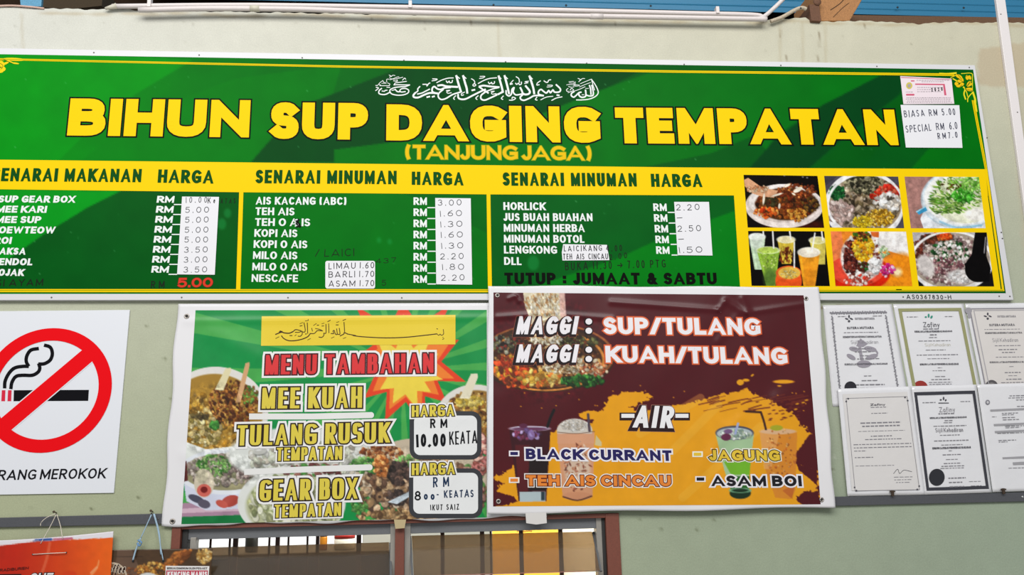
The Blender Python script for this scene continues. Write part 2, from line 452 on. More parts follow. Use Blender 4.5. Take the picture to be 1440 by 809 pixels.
    def sample(s, px, py):
        u = np.clip((px - s.x0) * s.ss, 0, s.w - 1.001); v = np.clip((py - s.y0) * s.ss, 0, s.h - 1.001)
        i = u.astype(int); j = v.astype(int); fu = (u - i)[..., None]; fv = (v - j)[..., None]; a = s.a
        return (a[j, i] * (1 - fu) + a[j, i + 1] * fu) * (1 - fv) + (a[j + 1, i] * (1 - fu) + a[j + 1, i + 1] * fu) * fv

def grid(name, q, off, m, parent=None, step=1.0, canvas=None, col=None, keep=None, fn=None, thick=0.0, smooth=True, **kw):
    q = np.asarray(q, float)
    nx = max(2, int(max(np.linalg.norm(q[1] - q[0]), np.linalg.norm(q[2] - q[3])) / step)); ny = max(2, int(max(np.linalg.norm(q[3] - q[0]), np.linalg.norm(q[2] - q[1])) / step))
    U, V = np.meshgrid(np.linspace(0, 1, nx + 1), np.linspace(0, 1, ny + 1)); pp = bil(q, U, V)
    if fn is not None: pp = fn(pp, U, V)
    px, py = pp[..., 0].ravel(), pp[..., 1].ravel()
    v = P(px, py, off(px, py) if callable(off) else off)
    i = np.arange(nx)[None] + np.arange(ny)[:, None] * (nx + 1)
    f = np.stack([i, i + nx + 1, i + nx + 2, i + 1], -1).reshape(-1, 4)
    return raw_grid(name, v, f, m, parent, canvas.sample(px, py) if canvas is not None else None, thick, smooth, **kw)
def raw_grid(name, v, f, m, parent, rgb, thick=0.0, smooth=True, **kw):
    me = bpy.data.meshes.new(name)
    me.vertices.add(len(v)); me.vertices.foreach_set('co', v.astype(np.float32).ravel())
    me.loops.add(f.size); me.loops.foreach_set('vertex_index', f.astype(np.int32).ravel())
    me.polygons.add(len(f)); me.polygons.foreach_set('loop_start', (np.arange(len(f)) * 4).astype(np.int32))
    me.update(calc_edges=True)
    if rgb is not None:
        at = me.color_attributes.new('print', 'FLOAT_COLOR', 'POINT')
        c = np.ones((len(v), 4), np.float32); c[:, :3] = lin(rgb) * KA; at.data.foreach_set('color', c.ravel())
    o = finish(name, me, m, parent, smooth=smooth, **kw)
    if thick:
        s = o.modifiers.new('solidify', 'SOLIDIFY'); s.thickness = thick; s.offset = -1
    return o
def tube(name, pts, r, m, parent=None, n=10, smooth=True, **kw):
    pts = np.asarray(pts, float)
    v, f = [], []; N = len(pts)
    for i in range(N):
        d = pts[min(i + 1, N - 1)] - pts[max(i - 1, 0)]; d /= np.linalg.norm(d)
        a = np.cross(d, [0.13, 0.2, 1.0]) if abs(d[2]) < .9 else np.cross(d, [1.0, 0, 0]); a /= np.linalg.norm(a); b = np.cross(d, a)
        rr = r[i] if hasattr(r, '__len__') else r
        for k in range(n):
            t = 2 * math.pi * k / n; v.append(pts[i] + rr * (math.cos(t) * a + math.sin(t) * b))
    for i in range(N - 1):
        for k in range(n): f.append([i * n + k, i * n + (k + 1) % n, (i + 1) * n + (k + 1) % n, (i + 1) * n + k])
    f += [list(range(n - 1, -1, -1)), [(N - 1) * n + k for k in range(n)]]
    me = mesh_from(name, v, f); return finish(name, me, m, parent, smooth=smooth, **kw)
def box(name, x0, x1, y0, y1, z0, z1, m, parent=None, bevel=0.0, **kw):
    v = [(x, y, z) for x in (x0, x1) for y in (y0, y1) for z in (z0, z1)]
    f = [(0,1,3,2),(4,6,7,5),(0,4,5,1),(2,3,7,6),(0,2,6,4),(1,5,7,3)]
    o = finish(name, mesh_from(name, v, f), m, parent, **kw)
    if bevel:
        b = o.modifiers.new('bevel', 'BEVEL'); b.width = bevel; b.segments = 2
    return o
def lathe(name, c, prof, m, parent=None, n=20, axis='z', **kw):
    v, f = [], []
    for r, h in prof:
        for k in range(n):
            t = 2 * math.pi * k / n
            v.append((c[0] + r * math.cos(t), c[1] + (r * math.sin(t) if axis == 'z' else -h), c[2] + (h if axis == 'z' else r * math.sin(t))))
    for i in range(len(prof) - 1):
        for k in range(n): f.append([i * n + k, i * n + (k + 1) % n, (i + 1) * n + (k + 1) % n, (i + 1) * n + k])
    f += [list(range(n - 1, -1, -1)), [(len(prof) - 1) * n + k for k in range(n)]]
    return finish(name, mesh_from(name, v, f), m, parent, smooth=True, **kw)
def screw(px, py, off, parent, r=0.0028, m=None, name='screw', **kw):
    c = P(px, py, off); m = m or mat('dull screw steel', '6f6a66', rough=.45, metallic=.6)
    return lathe(name, c, [(r, 0), (r, .0008), (r * .6, .0014), (r * .1, .0012)], m, parent, 10, 'y', **kw)

# ================================================================ setting
def X(px, py=404): return float(P(px, py)[0])
def Z(px, py): return float(P(px, py)[2])
EY = -4770.0
def up(x, y, ny):
    """photo x of the plumb line through (x, y) at height ny"""
    return VV[0] + (x - VV[0]) * (ny - EY) / (y - EY)

WX0, WX1 = X(-150), X(1600)
OX0, OX1, OZ1 = X(241, 770), X(872, 770), Z(820, 723)
OZ0 = 0.95
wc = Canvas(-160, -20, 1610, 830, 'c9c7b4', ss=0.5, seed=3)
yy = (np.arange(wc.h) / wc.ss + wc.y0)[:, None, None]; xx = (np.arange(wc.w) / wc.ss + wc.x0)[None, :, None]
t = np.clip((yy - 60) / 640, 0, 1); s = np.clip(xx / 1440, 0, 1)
wc.a = (hx('dadad0') * (1 - s) + hx('cecab2') * s) * (1 - t) + (hx('b3b897') * (1 - s) + hx('a3b09b') * s) * t + np.zeros_like(wc.a)  # greener lower paint, with part of the light's falloff painted in
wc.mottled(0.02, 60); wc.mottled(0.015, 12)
wc.poly([(1374, 66), (1600, 40), (1600, 128), (1414, 124), (1376, 119)], 'bfa98a', .5, rough=6, cell=20)
wc.poly([(1424, 130), (1600, 128), (1600, 500), (1440, 420)], 'c2b8a2', .45, rough=4)
rg = np.random.default_rng(8)
for _ in range(150):
    x, y = rg.random() * 1440, 30 + (rg.random() ** 2) * 780
    wc.ell(x, y, .5 + rg.random() * .7, .5 + rg.random() * 1.2, '6a6452', alpha=.45 * rg.random(), soft=1.2)
for x, y, l in ((1097, 42, 10), (1152, 45, 22), (1149, 78, 8), (1106, 78, 9), (662, 30, 6), (522, 25, 4), (1216, 34, 6), (865, 30, 5)):
    wc.line([(x, y), (x + 1, y + l)], 1.6, '6b5a42', .5)
for x, y, l in ((1128, 32, 180), (1096, 32, 90), (1160, 32, 120), (30, 20, 60), (700, 30, 60)):
    wc.line([(x, y), (x + 3, y + l)], 4, 'a08a62', .16)
for x in range(60, 1440, 37):                      # stained line along the top of the wall
    wc.ell(x + rg.random() * 20, 14 + x * .0135 + rg.random() * 5, 16, 2.2, 'a98f66', alpha=.3, soft=2)
for x, y in ((206, 459), (232, 505), (195, 700), (44, 716), (129, 716), (1153, 600), (1170, 660), (240, 560), (900, 730), (1004, 731), (980, 745), (930, 745)):
    wc.ell(x, y, 2.2, 1.3, '55583c', alpha=.6, soft=1.2)
for _ in range(26):
    wc.ell(1160 + rg.random() * 120 - 20, 430 + rg.random() * 6, 5, 1.2, '6d5033', alpha=.5, soft=1)
    wc.ell(1140 + rg.random() * 10 + rg.random() * 30, 560 + rg.random() * 120, .8, 2, 'd8dacb', alpha=.5, soft=1)

xs = np.unique(np.round(np.concatenate([np.arange(WX0, WX1 + .004, .0065), [OX0, OX1]]), 5))
zmax, zc = 3.0, 2.78
zs = np.unique(np.round(np.concatenate([[0.0, .4, .8], np.arange(.9, zmax + .003, .0065), [OZ0, OZ1]]), 5))
tops = [(-200, 8), (0, 9), (60, 12), (145, 13), (350, 17), (600, 21), (1060, 29), (1100, 26), (1133, 25), (1142, 30), (1230, 29.5), (1262, 31.5), (1290, 34), (1310, 31.5), (1380, 31.5), (1440, 32), (1700, 36)]
TX = np.array([P(a, b)[0] for a, b in tops]); TZ = np.array([P(a, b)[2] for a, b in tops])
GX, GZ = np.meshgrid(xs, zs[::-1])
top = np.interp(GX, TX, TZ) + 0.0022 * np.sin(GX * 61) * np.sin(GX * 23 + 1) + .0012 * np.sin(GX * 173)
zs_ = np.where(GZ > zc, zc + (GZ - zc) * (top - zc) / (zmax - zc), GZ)
pts = np.stack([GX, np.zeros_like(GX), zs_], -1).reshape(-1, 3)
d = (pts - CAM) @ ROT
wpx = CX + F_PX * d[:, 0] / d[:, 2]; wpy = CY + F_PX * d[:, 1] / d[:, 2]
nx = len(xs) - 1; nz = len(zs) - 1
i = np.arange(nx)[None] + np.arange(nz)[:, None] * (nx + 1)
f = np.stack([i, i + nx + 1, i + nx + 2, i + 1], -1).reshape(-1, 4)
mx = (GX[:-1, :-1] + GX[1:, 1:]).ravel() / 2; mz = (GZ[:-1, :-1] + GZ[1:, 1:]).ravel() / 2
f = f[~((mx > OX0) & (mx < OX1) & (mz > OZ0) & (mz < OZ1))]
m_wall = mat('painted plaster', rough=.9, spec=.15, attr=True, speckle=.07, bump=(170, .3, .002))
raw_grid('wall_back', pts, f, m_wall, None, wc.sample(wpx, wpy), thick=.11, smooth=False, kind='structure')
box('floor', WX0 - 1, WX1 + 1, -3.2, 0.0, -.05, 0, mat('cement floor', '9c978c', rough=.8, speckle=.05), kind='structure')

# ---- above the wall: roof edge, timber, conduits
void_board = box('void_backing', WX0 - .6, WX1 + .8, .42, .47, 2.45, 4.2, mat('dark roof void', '2e2016', rough=.9, spec=.1, speckle=.3), kind='structure')  # upright board added; its dark brown stands for the shaded void
m_blue = mat('blue painted metal', '237ba4', rough=.45, spec=.5, speckle=.1)
zl = Z(0, 0)
b0 = P(960, 14, -.30); x0 = P(185, 3, -.30)[0]; x1 = P(1560, 14, -.30)[0]
prof = []; z = b0[2]; k = 0
while z < b0[2] + .42:
    prof += [(.300, z), (.300, z + .019), (.2975, z + .0225), (.2975, z + .0245), (.300, z + .027)]; z += .027
v = [(x, y, z) for y, z in prof for x in (x0, x1)] + [(x, y + .004, z) for y, z in prof for x in (x0, x1)]
n = len(prof); fs = []
for k in range(n - 1):
    fs += [(2*k, 2*k+1, 2*k+3, 2*k+2), (2*n+2*k, 2*n+2*k+2, 2*n+2*k+3, 2*n+2*k+1)]
fs += [(0, 2*n, 2*n+1, 1)]
rs = finish('roof_sheet', mesh_from('roof_sheet', v, fs), m_blue, None, 'blue ribbed metal roof sheet running above the top of the wall', 'roof sheet')
for px_ in (214 + 480, 316 + 480, 915, 1262, 1355):
    c = P(px_, 3 + px_ * .006, -.286); lathe('rivet', c, [(.004, 0), (.004, .002), (.001, .003)], mat('dark rivet', '1c2a33', rough=.5), rs, 8, 'y')
slab('roof_sheet', [(27, -20), (60, -20), (58, 9), (29, 8)], -.36, -.34, mat('pale blue metal', '5aa0c4', rough=.5, speckle=.2), label='small pale blue sheet offcut in the dark gap above the wall, far left', cat='roof sheet')
slab('roof_rafter', [(64, -20), (146, -20), (143, 8), (96, 13), (60, 10)], -.2, -.1, mat('black brown timber', '3a2c17', rough=.9, speckle=.25), label='dark brown rafter end above the wall at far left', cat='rafter')
slab('timber_batten', [(1192, 21), (1600, 27), (1600, 44), (1192, 38)], -.26, -.2, mat('weathered batten', '6d4f38', rough=.9, speckle=.3), label='weathered brown batten under the blue roof sheet, right of the rafter end', cat='batten')
bm = empty('roof_rafter', 'sawn light brown rafter end resting on the wall below the blue sheet', 'rafter')
slab('rafter_wood', [(1150, -25), (1228, -25), (1212, 0), (1195, 29), (1154, 29.5)], -.2, -.005, mat('sawn timber', 'b07c4c', rough=.8, speckle=.22), bm, bevel=.002)
slab('end_cleat', [(1138, 6), (1152, 6), (1155, 30), (1141, 29)], -.08, .012, mat('rusty brown cleat', '6e4a34', rough=.8, speckle=.25), bm, bevel=.001, label='darker brown cleat at the rafter side')
lathe('hook_plate', P(1149, 3, .012), [(.013, 0), (.013, .003), (.004, .004)], mat('rusty brown cleat'), bm, 12, 'y')
Ink().stroke([(1168, 14), (1180, 6), (1186, 0)], 1.2).stroke([(1172, 24), (1184, 12), (1194, 4)], .8).build('wood_crack', mat('dark crack', '4a3018', rough=.9), bm, -.0045)

m_pvc = mat('off white pvc', 'e9dfdc', rough=.45, speckle=.04)
def conduit(name, pts, r, off, label, m=None):
    p = catmull([P(a, b, off) for a, b in pts], 6)
    o = empty(name, label, 'pipe', 'conduits along the wall top')
    tube('pipe', p, r, m or m_pvc, o, 12); return o
c1 = conduit('conduit', [(158, 9), (300, 7.5), (420, 8), (700, 12.5), (960, 18.5), (1058, 21), (1072, 25)], .0075, .012, 'upper slim white conduit lying along the wall top, starting at the dark rafter')
tube('sleeve', [P(148, 12, .012), P(164, 8.5, .012)], [.004, .0092], mat('grey cream pvc', 'd8d2be', rough=.5), c1, 12)
box('clip', *(lambda p: (p[0] - .005, p[0] + .005, p[1] - .011, p[1] + .006, p[2] - .009, p[2] + .04))(P(211, 8, .012)), m_pvc, c1)
box('clip', *(lambda p: (p[0] - .005, p[0] + .005, p[1] - .011, p[1] + .006, p[2] - .009, p[2] + .014))(P(577, 9, .012)), m_pvc, c1)
box('clip', *(lambda p: (p[0] - .005, p[0] + .005, p[1] - .011, p[1] + .006, p[2] - .009, p[2] + .014))(P(1008, 17, .012)), m_pvc, c1)
c2 = conduit('conduit', [(195, 14), (300, 12), (420, 13), (500, 15.5), (700, 20.5), (900, 24), (1040, 26.5), (1078, 27)], .0080, .029, 'lower white conduit bedded on the wall top with a joint near its left end')
tube('coupling', [P(352, 12, .029), P(365, 12.1, .029)], .0098, mat('grey cream pvc'), c2, 12)
tube('coupling', [P(830, 23.0, .029), P(848, 23.3, .029)], .0092, m_pvc, c2, 12)
c3 = conduit('conduit', [(1066, 26.5), (1076, 22), (1092, 8), (1108, -8), (1120, -20)], .0065, .024, 'white conduit bending steeply up from the wall top to the roof')
c4 = conduit('conduit', [(1084, 30), (1100, 24), (1118, 14), (1128, 11), (1134, 13)], .006, .016, 'dirty cream conduit stub slanting up beside the brown rafter end', mat('dirty cream pvc', 'c8b8a0', rough=.6, speckle=.2))
sleeve = lathe('end_hole', P(1126, 11.5, .024), [(.003, 0), (.003, .001)], mat('dark rivet'), c4, 10, 'y')
tube('cable', catmull([P(-40, 11, .004), P(10, 8, .004), P(40, 9.5, .004), P(62, 12, .002)], 5), .003, mat('pink beige cable', 'd9b4a4', rough=.6), label='thin pinkish cable along the wall top at far left', cat='cable')
tr = empty('cable_trunking', 'straight white plastic trunking strip fixed down the wall at far right', 'trunking')
slab('trunking_body', [(1399, -14), (1412, -14), (1424, 74), (1458, 330), (1446, 330), (1411, 74)], 0, .011, mat('white trunking', 'f0e9e8', rough=.4, speckle=.03), tr, bevel=.0015)
for y in (20, 158): screw(up(1405, 0, y) - 1, y, .011, tr, .002)

# ---- rails
m_rail = mat('dark grey rail', '515257', rough=.5, speckle=.12)
r1 = empty('wall_rail', 'dark grey metal rail across the wall under the no smoking sign', 'rail', 'dark grey wall rails')
slab('rail_bar', [(-140, 732), (238, 722.3), (238, 737), (-140, 745)], 0, .008, m_rail, r1, bevel=.001)
for a, b in ((79, 724), (213, 722), (222.5, 730)): screw(a, b, .008, r1, .0022)
r2 = empty('wall_rail', 'dark grey metal rail across the wall under the laminated certificates', 'rail', 'dark grey wall rails')
slab('rail_bar', [(1150, 699.5), (1560, 689.5), (1560, 702.5), (1150, 712.5)], 0, .008, m_rail, r2, bevel=.001)
screw(1438, 699, .008, r2, .003, mat('bright screw', 'e0e0e0', rough=.3, metallic=.8))

# ================================================================ window with louvres
win = empty('window_1', kind='structure')
m_red = mat('red brown paint', '7e4433', rough=.55, speckle=.12); m_steel = mat('grey window steel', '75777a', rough=.45, metallic=.2, speckle=.08)
m_alu = mat('pale aluminium', 'a9a49b', rough=.4, metallic=.3, speckle=.06); m_dark = mat('dark frame edge', '2c2c2b', rough=.6)
zt = OZ1; zb = OZ0
def vx(px): return X(px, 770)
box('frame_post', OX0, vx(253.5), -.006, .07, zb, zt, m_red, win, .001)
box('frame_post', vx(853), OX1, -.006, .07, zb, zt, m_red, win, .001)
box('frame_head', OX0, OX1, -.004, .07, zt - .012, zt, m_red, win, .001)
box('frame_sill', OX0, OX1, -.02, .09, zb, zb + .05, m_red, win, .001)
box('mullion', vx(555.5), vx(568.5), -.004, .07, zb, zt, m_red, win, .001)
for a, b in ((253.5, 555.5), (568.5, 853)):
    box('steel_head', vx(a), vx(b), .012, .05, zt - .040, zt - .012, m_steel, win, .001)
for a, b, m_ in ((254, 262, m_dark), (548.5, 555.5, m_alu), (568.5, 577, m_alu), (848, 853, m_dark), (840.5, 848, m_alu)):
    box('jamb', vx(a), vx(b), .008, .05, zb, zt - .012, m_, win, .0008)
box('louvre_channel', vx(267), vx(275), .0, .03, zb, zt - .034, m_alu, win, .001)
for a in (296.5, 323.5, 379, 405.8, 432.5, 690):
    p = P(a, 758, -.10); box('grille_bar', p[0] - .0026, p[0] + .0026, .097, .103, zb, zt, mat('grille bar brown', '4e332b', rough=.6), win)
for a, b in ((328.5, 335), (388, 393.5), (444.5, 449), (501.5, 508), (619.5, 625), (675, 681), (730, 735.5), (785.5, 791)):
    p = P(a, 758, -.10); q = P(b, 758, -.10); box('grille_bar', p[0], q[0], .094, .106, zb, zt, mat('grille bar brown'), win)
box('grille_rail', OX0, OX1, .088, .094, zb + .02, zb + .04, mat('grille bar brown'), win)

def glass_mat():
    m = bpy.data.materials.new('smoked bronze glass'); m.use_nodes = True; nt = m.node_tree
    for n_ in list(nt.nodes): nt.nodes.remove(n_)
    out = nt.nodes.new('ShaderNodeOutputMaterial'); tr_ = nt.nodes.new('ShaderNodeBsdfTransparent'); df = nt.nodes.new('ShaderNodeBsdfDiffuse')
    tl = nt.nodes.new('ShaderNodeBsdfTranslucent'); gl = nt.nodes.new('ShaderNodeBsdfGlossy'); a = nt.nodes.new('ShaderNodeMixShader'); b = nt.nodes.new('ShaderNodeMixShader'); c = nt.nodes.new('ShaderNodeMixShader')
    tr_.inputs[0].default_value = (.70, .58, .44, 1); df.inputs[0].default_value = (.115, .106, .09, 1); tl.inputs[0].default_value = (.55, .42, .29, 1)
    gl.inputs['Roughness'].default_value = .12; gl.inputs[0].default_value = (.8, .8, .8, 1)
    a.inputs[0].default_value = .5; nt.links.new(df.outputs[0], a.inputs[1]); nt.links.new(tl.outputs[0], a.inputs[2])
    b.inputs[0].default_value = .34; nt.links.new(tr_.outputs[0], b.inputs[1]); nt.links.new(a.outputs[0], b.inputs[2])
    fr = nt.nodes.new('ShaderNodeFresnel'); nt.links.new(fr.outputs[0], c.inputs[0]); nt.links.new(b.outputs[0], c.inputs[1]); nt.links.new(gl.outputs[0], c.inputs[2])
    nt.links.new(c.outputs[0], out.inputs[0]); return m
m_glass = glass_mat()
def pane(q, ot, ob, label):
    q = np.array(q, float); a = P(q[:2, 0], q[:2, 1], ot); b = P(q[2:, 0], q[2:, 1], ob); v = np.concatenate([a, b])
    nrm = np.cross(v[1] - v[0], v[3] - v[0]); nrm /= np.linalg.norm(nrm); nrm *= .004
    vv = np.concatenate([v, v - nrm]); fs = [(0, 3, 2, 1), (4, 5, 6, 7), (0, 1, 5, 4), (1, 2, 6, 5), (2, 3, 7, 6), (3, 0, 4, 7)]
    o = finish('louvre_pane', mesh_from('louvre_pane', vv, fs), m_glass, win, label)
    for i0, i1 in ((1, 2), (0, 3)):
        s_ = .004 if i0 == 1 else -.004
        tube('pane_clip', [v[i0] + [s_, 0, 0], v[i1] + [s_, 0, 0]], .0035, m_steel, o, 6, False)
pane([(263, 773), (547, 764), (547.5, 822), (256, 836)], -.045, .03, 'tilted smoked glass louvre')
pane([(579, 755), (832, 749), (843, 804), (582, 811)], -.045, .03, 'tilted smoked glass louvre')

# ---- what shows through the louvres
box('sky_backdrop', -3, 3, 2.6, 2.7, 0, 2.4, mat('white sky backdrop', 'fbfbf8', rough=.8), kind='structure')  # white board added so the louvre gaps read as bright sky
def far(px0, px1, py0, py1, y, d, name, m, label, cat, parent=None):
    a = P(px0, py1, -y); b = P(px1, py0, -y)
    return box(name, a[0], b[0], y, y + d, a[2], b[2], m, parent, label=label, cat=cat, bevel=.002)
cz = Z(400, 770)
backer = empty('cabinet', 'dark grey cabinet standing behind the smoked left louvre', 'cabinet')  # made-up dark box, put here to darken the pane in front
a = P(225, 790, -.4); b = P(560, 783, -.4)
box('backing_body', a[0], b[0], .4, .75, 0, a[2], mat('dark grey laminate', '33312c', rough=.6), backer, .003)
box('backing_top', a[0] - .01, b[0] + .01, .39, .76, a[2], a[2] + .015, mat('cabinet top', '5a554d', rough=.5), backer, .003)
ct = a[2] + .015
def bottle(px0, px1, pytop, name, label, cat, cols, y=.46):
    p = P(px0, pytop, -y); q = P(px1, pytop, -y); r = (q[0] - p[0]) / 2; c = ((p[0] + q[0]) / 2, y, ct); h = p[2] - ct
    o = empty(name, label, cat)
    lathe('body', c, [(r * .9, 0), (r, .005), (r, h * .55), (r * .9, h * .62)], mat(cols[0] + ' glaze', cols[0], rough=.35), o)
    lathe('lid', c, [(r * .98, h * .60), (r * .98, h * .84)], mat(cols[1] + ' lid', cols[1], rough=.4), o)
    lathe('knob', c, [(r * .8, h * .84), (r * .8, h * .97), (r * .6, h)], mat(cols[2] + ' cap', cols[2], rough=.5), o)
bottle(470, 500, 747, 'jar', 'jar with red lid and black cap behind the left louvre', 'jar', ('d8cfc0', 'b3231c', '181818'))
bottle(346, 364, 741, 'bottle', 'slim black bottle behind the left louvre grille', 'bottle', ('1d1b18', '2a2522', '141210'))
bottle(450, 461, 742, 'bottle', 'small orange and black bottle behind the left louvre grille', 'bottle', ('c27a1c', '3a2014', 'a8641a'))
far(508, 692, 728, 860, .55, .03, 'partition_board', mat('grey partition', 'a3a197', rough=.7), 'plain grey board standing behind the middle post of the window', 'board')
yb = empty('signboard', 'yellow board with faint print seen behind the right louvre', 'signboard')
far(690, 790, 735, 900, .9, .02, 'board', mat('orange yellow board', 'e9b23c', rough=.5), None, None, yb)
text(yb, 'KEDAI', (727, 748.5), (748, 748), 3.5, .8, .8, [(0, mat('brown print', '7a4a16'), 0)], -.899, name='lettering')
far(792, 900, 720, 900, .95, .02, 'partition_board', mat('cream partition', 'f2ead2', rough=.7), 'cream white board beside the yellow one behind the right louvre', 'board')

# ================================================================ main menu signboard
K, Wh, Ye, DG = ink('0b0f0a'), ink('f4f8f6'), ink('ffd60a'), ink('0c4f17')
board = empty('menu_signboard', 'long green and yellow menu signboard with white edge fixed on the wall', 'signboard')
SB = .004; SF = .014
BQ = [(-150, 65), (1371, 91.5), (1425.5, 422), (-190, 422.5)]
slab('backing_panel', BQ, .0, SF, mat('white board edge', 'e0dfe2', rough=.4), board, bevel=.0015)
sc_ = Canvas(-160, 66, 1430, 420, '067a1c', ss=1.0, seed=4)
yy = (np.arange(sc_.h) + sc_.y0)[:, None, None]; xx = (np.arange(sc_.w) + sc_.x0)[None, :, None]
g = np.clip(xx / 620, 0, 1); sc_.a = hx('05991a') * (1 - g) + hx('05601f') * g + np.zeros_like(sc_.a)
sc_.poly([(-170, 60), (270, 84), (190, 132), (130, 178), (80, 228), (-170, 228)], '06a01e', .75)
sc_.poly([(110, 228), (200, 160), (330, 110), (480, 90), (440, 228)], '06861b', .55)
sc_.poly([(352, 228), (420, 150), (560, 96), (900, 100), (780, 160), (560, 196), (470, 228)], '03491f', .9)
sc_.poly([(470, 210), (600, 193), (740, 168), (840, 128), (912, 102), (1240, 106), (1157, 147), (1090, 190), (1060, 240), (470, 240)], '06791c', .95)
sc_.poly([(880, 240), (1000, 215), (1060, 190), (1100, 240)], '055a1f', .8)
sc_.poly([(1240, 104), (1275, 104), (1268, 130), (1193, 187), (1133, 240), (1050, 240), (1090, 195), (1157, 147)], '044522', .9)
sc_.poly([(1290, 104), (1275, 160), (1240, 200), (1210, 240), (1140, 240), (1200, 187), (1262, 138), (1276, 104)], '066119', .8)
sc_.poly([(1345, 104), (1430, 104), (1430, 250), (1270, 250), (1330, 180)], '067a18', .9)
# the price panels
sc_.poly([(-170, 262), (345, 268), (340, 412), (-170, 412)], '055f20')
sc_.poly([(-170, 262), (170, 268), (120, 293), (60, 330), (0, 372), (-170, 400)], '07ab28', .9)
sc_.poly([(338, 266), (690, 270), (692, 412), (334, 412)], '077a1e')
sc_.poly([(560, 268), (690, 270), (690, 330)], '07661f', .6)
sc_.poly([(688, 270), (1033, 272), (1050, 412), (690, 412)], '066524')
sc_.poly([(1033, 296), (940, 330), (870, 362), (760, 400), (740, 412), (1045, 412)], '068a20', .9)
sc_.a *= np.array([.5, .93, .72]); sc_.mottled(.05, 30)
for _ in range(120): sc_.ell(sc_.rng.random() * 1440, 85 + sc_.rng.random() * 325, .7, .7, '6fbf7a', alpha=.5)
for a, b, r in ((320, 300, 5), (312, 315, 6), (533, 338, 3), (548, 340, 3), (1275, 148, 2), (750, 370, 8)): sc_.ell(a, b, r, r * 1.3, '1f9a48', alpha=.45, soft=3)
m_print = mat('board print', rough=.38, spec=.03, attr=True)
grid('printed_sheet', [(-140, 74), (1368.5, 98), (1414.5, 412.5), (-180, 413.5)], SF + .0004, m_print, board, step=2.2, canvas=sc_, smooth=False, label='green printed sheet with lighter swooshes')
L1, L2, L3 = SF + .0008, SF + .0012, SF + .0016
yel = Ink()
yel.add([(-145, 223), (480, 230), (960, 235.5), (1385.5, 238), (1389.5, 275.5), (1032, 275), (690, 273.5), (340, 270.5), (-148, 264.5)])
yel.add([(1032, 274), (1389, 275), (1407.5, 408.5), (1041, 408)])
yel.band(((-140, 79), (480, 92.2)), ((-140, 81.6), (480, 95))); yel.band(((480, 92.2), (960, 99.2)), ((480, 95), (960, 102.4))); yel.band(((960, 99.2), (1342, 103.4)), ((960, 102.4), (1342, 106.8)))
yel.band(((1366.5, 141), (1385, 238)), ((1370, 141), (1388.5, 238)))
yel.band(((1385, 238), (1409, 407)), ((1388.5, 238), (1412, 407)))
yel.add([(336.3, 270), (342.3, 270), (338, 407), (332, 407)]); yel.add([(684.2, 273), (689.6, 273), (691.8, 407), (686.2, 407)])
yel.band(((-180, 406.5), (700, 407)), ((-180, 411), (700, 411.2))); yel.band(((700, 407), (1412, 406.8)), ((700, 411.2), (1412.5, 409.6)))
yel.build('yellow_print', Ye, board, L1, 'yellow header band, borders and picture panel')
ln = Ink()
ln.add([(-180, 408.3), (1411, 408), (1411, 408.7), (-180, 409.1)]); ln.add([(1367.9, 141), (1368.6, 141), (1387, 238), (1386.3, 238)])
ln.add([(-140, 80.0), (480, 93.3), (960, 100.5), (1342, 104.7), (1342, 105.3), (960, 101.1), (480, 93.9), (-140, 80.6)])
ln.build('border_line', ink('8a9a0a'), board, L2)

def title(s, x0, y0, x1, y1, h, w, m=Ye, r=2.1, wy=None):
    text(board, s, (x0, y0), (x1, y1), h, w, wy or w * .84, [(r, K, L1), (0, m, L2)], 0, gap=.09, font=SOFT)
title('BIHUN', 94, 190.6, 351, 193.4, 52.5, 17.3)
title('SUP', 379, 195.2, 517, 196.6, 51.5, 17.3)
title('DAGING', 543, 197.5, 845, 201.2, 50.8, 17.6)
title('TEMPATAN', 867, 201.6, 1265, 204.3, 50.5, 17.3)
text(board, '(TANJUNG JAGA)', (570, 223.8), (832, 225.8), 20, 4.7, 4.2, [(.9, ink('9fae12'), L1), (0, ink('f2c313'), L2)], 0, gap=.09)
for s, a, b, c, d, h in (('SENARAI MAKANAN', -12, 254.8, 198.5, 256.4, 18.8), ('HARGA', 221.5, 257, 300, 258.3, 18.8), ('SENARAI MINUMAN', 359, 257.8, 558, 259.2, 19),
                         ('HARGA', 579, 260, 652, 261, 18.6), ('SENARAI MINUMAN', 707, 261.2, 896, 262.4, 18.8), ('HARGA', 916, 262.8, 988, 263.2, 18.4)):
    text(board, s, (a, b), (c, d), h, 4.9, 3.9, [(0, DG, L2)], 0, gap=.12, space=.5)
def item(s, a, b, c, d, h, sl=0.0, w=2.75):
    text(board, s, (a, b), (c, d), h, w, w * .72, [(0, Wh, L1)], 0, gap=.11, slant=sl, space=.5)
for s, a, c, b in (('SUP GEAR BOX', -3, 105, 285.2), ('MEE KARI', -6, 65, 299.4), ('MEE SUP', -7, 57, 314), ('KOEWTEOW', -13, 77, 328.6), ('ROI', -9, 15.5, 343.2), ('LAKSA', -9, 35.5, 358.4), ('CENDOL', -12, 45, 373.3), ('ROJAK', -12, 33, 388.3)):
    item(s, a, b - .4, c, b, 9.8, .08, 3.1)
for k in range(8):
    y = lerp(285.4, 383.8, k / 7); x = lerp(220, 212.5, k / 7)
    item('RM', x, y - .3, x + 24.5, y, 9.6, .08, 3.1)
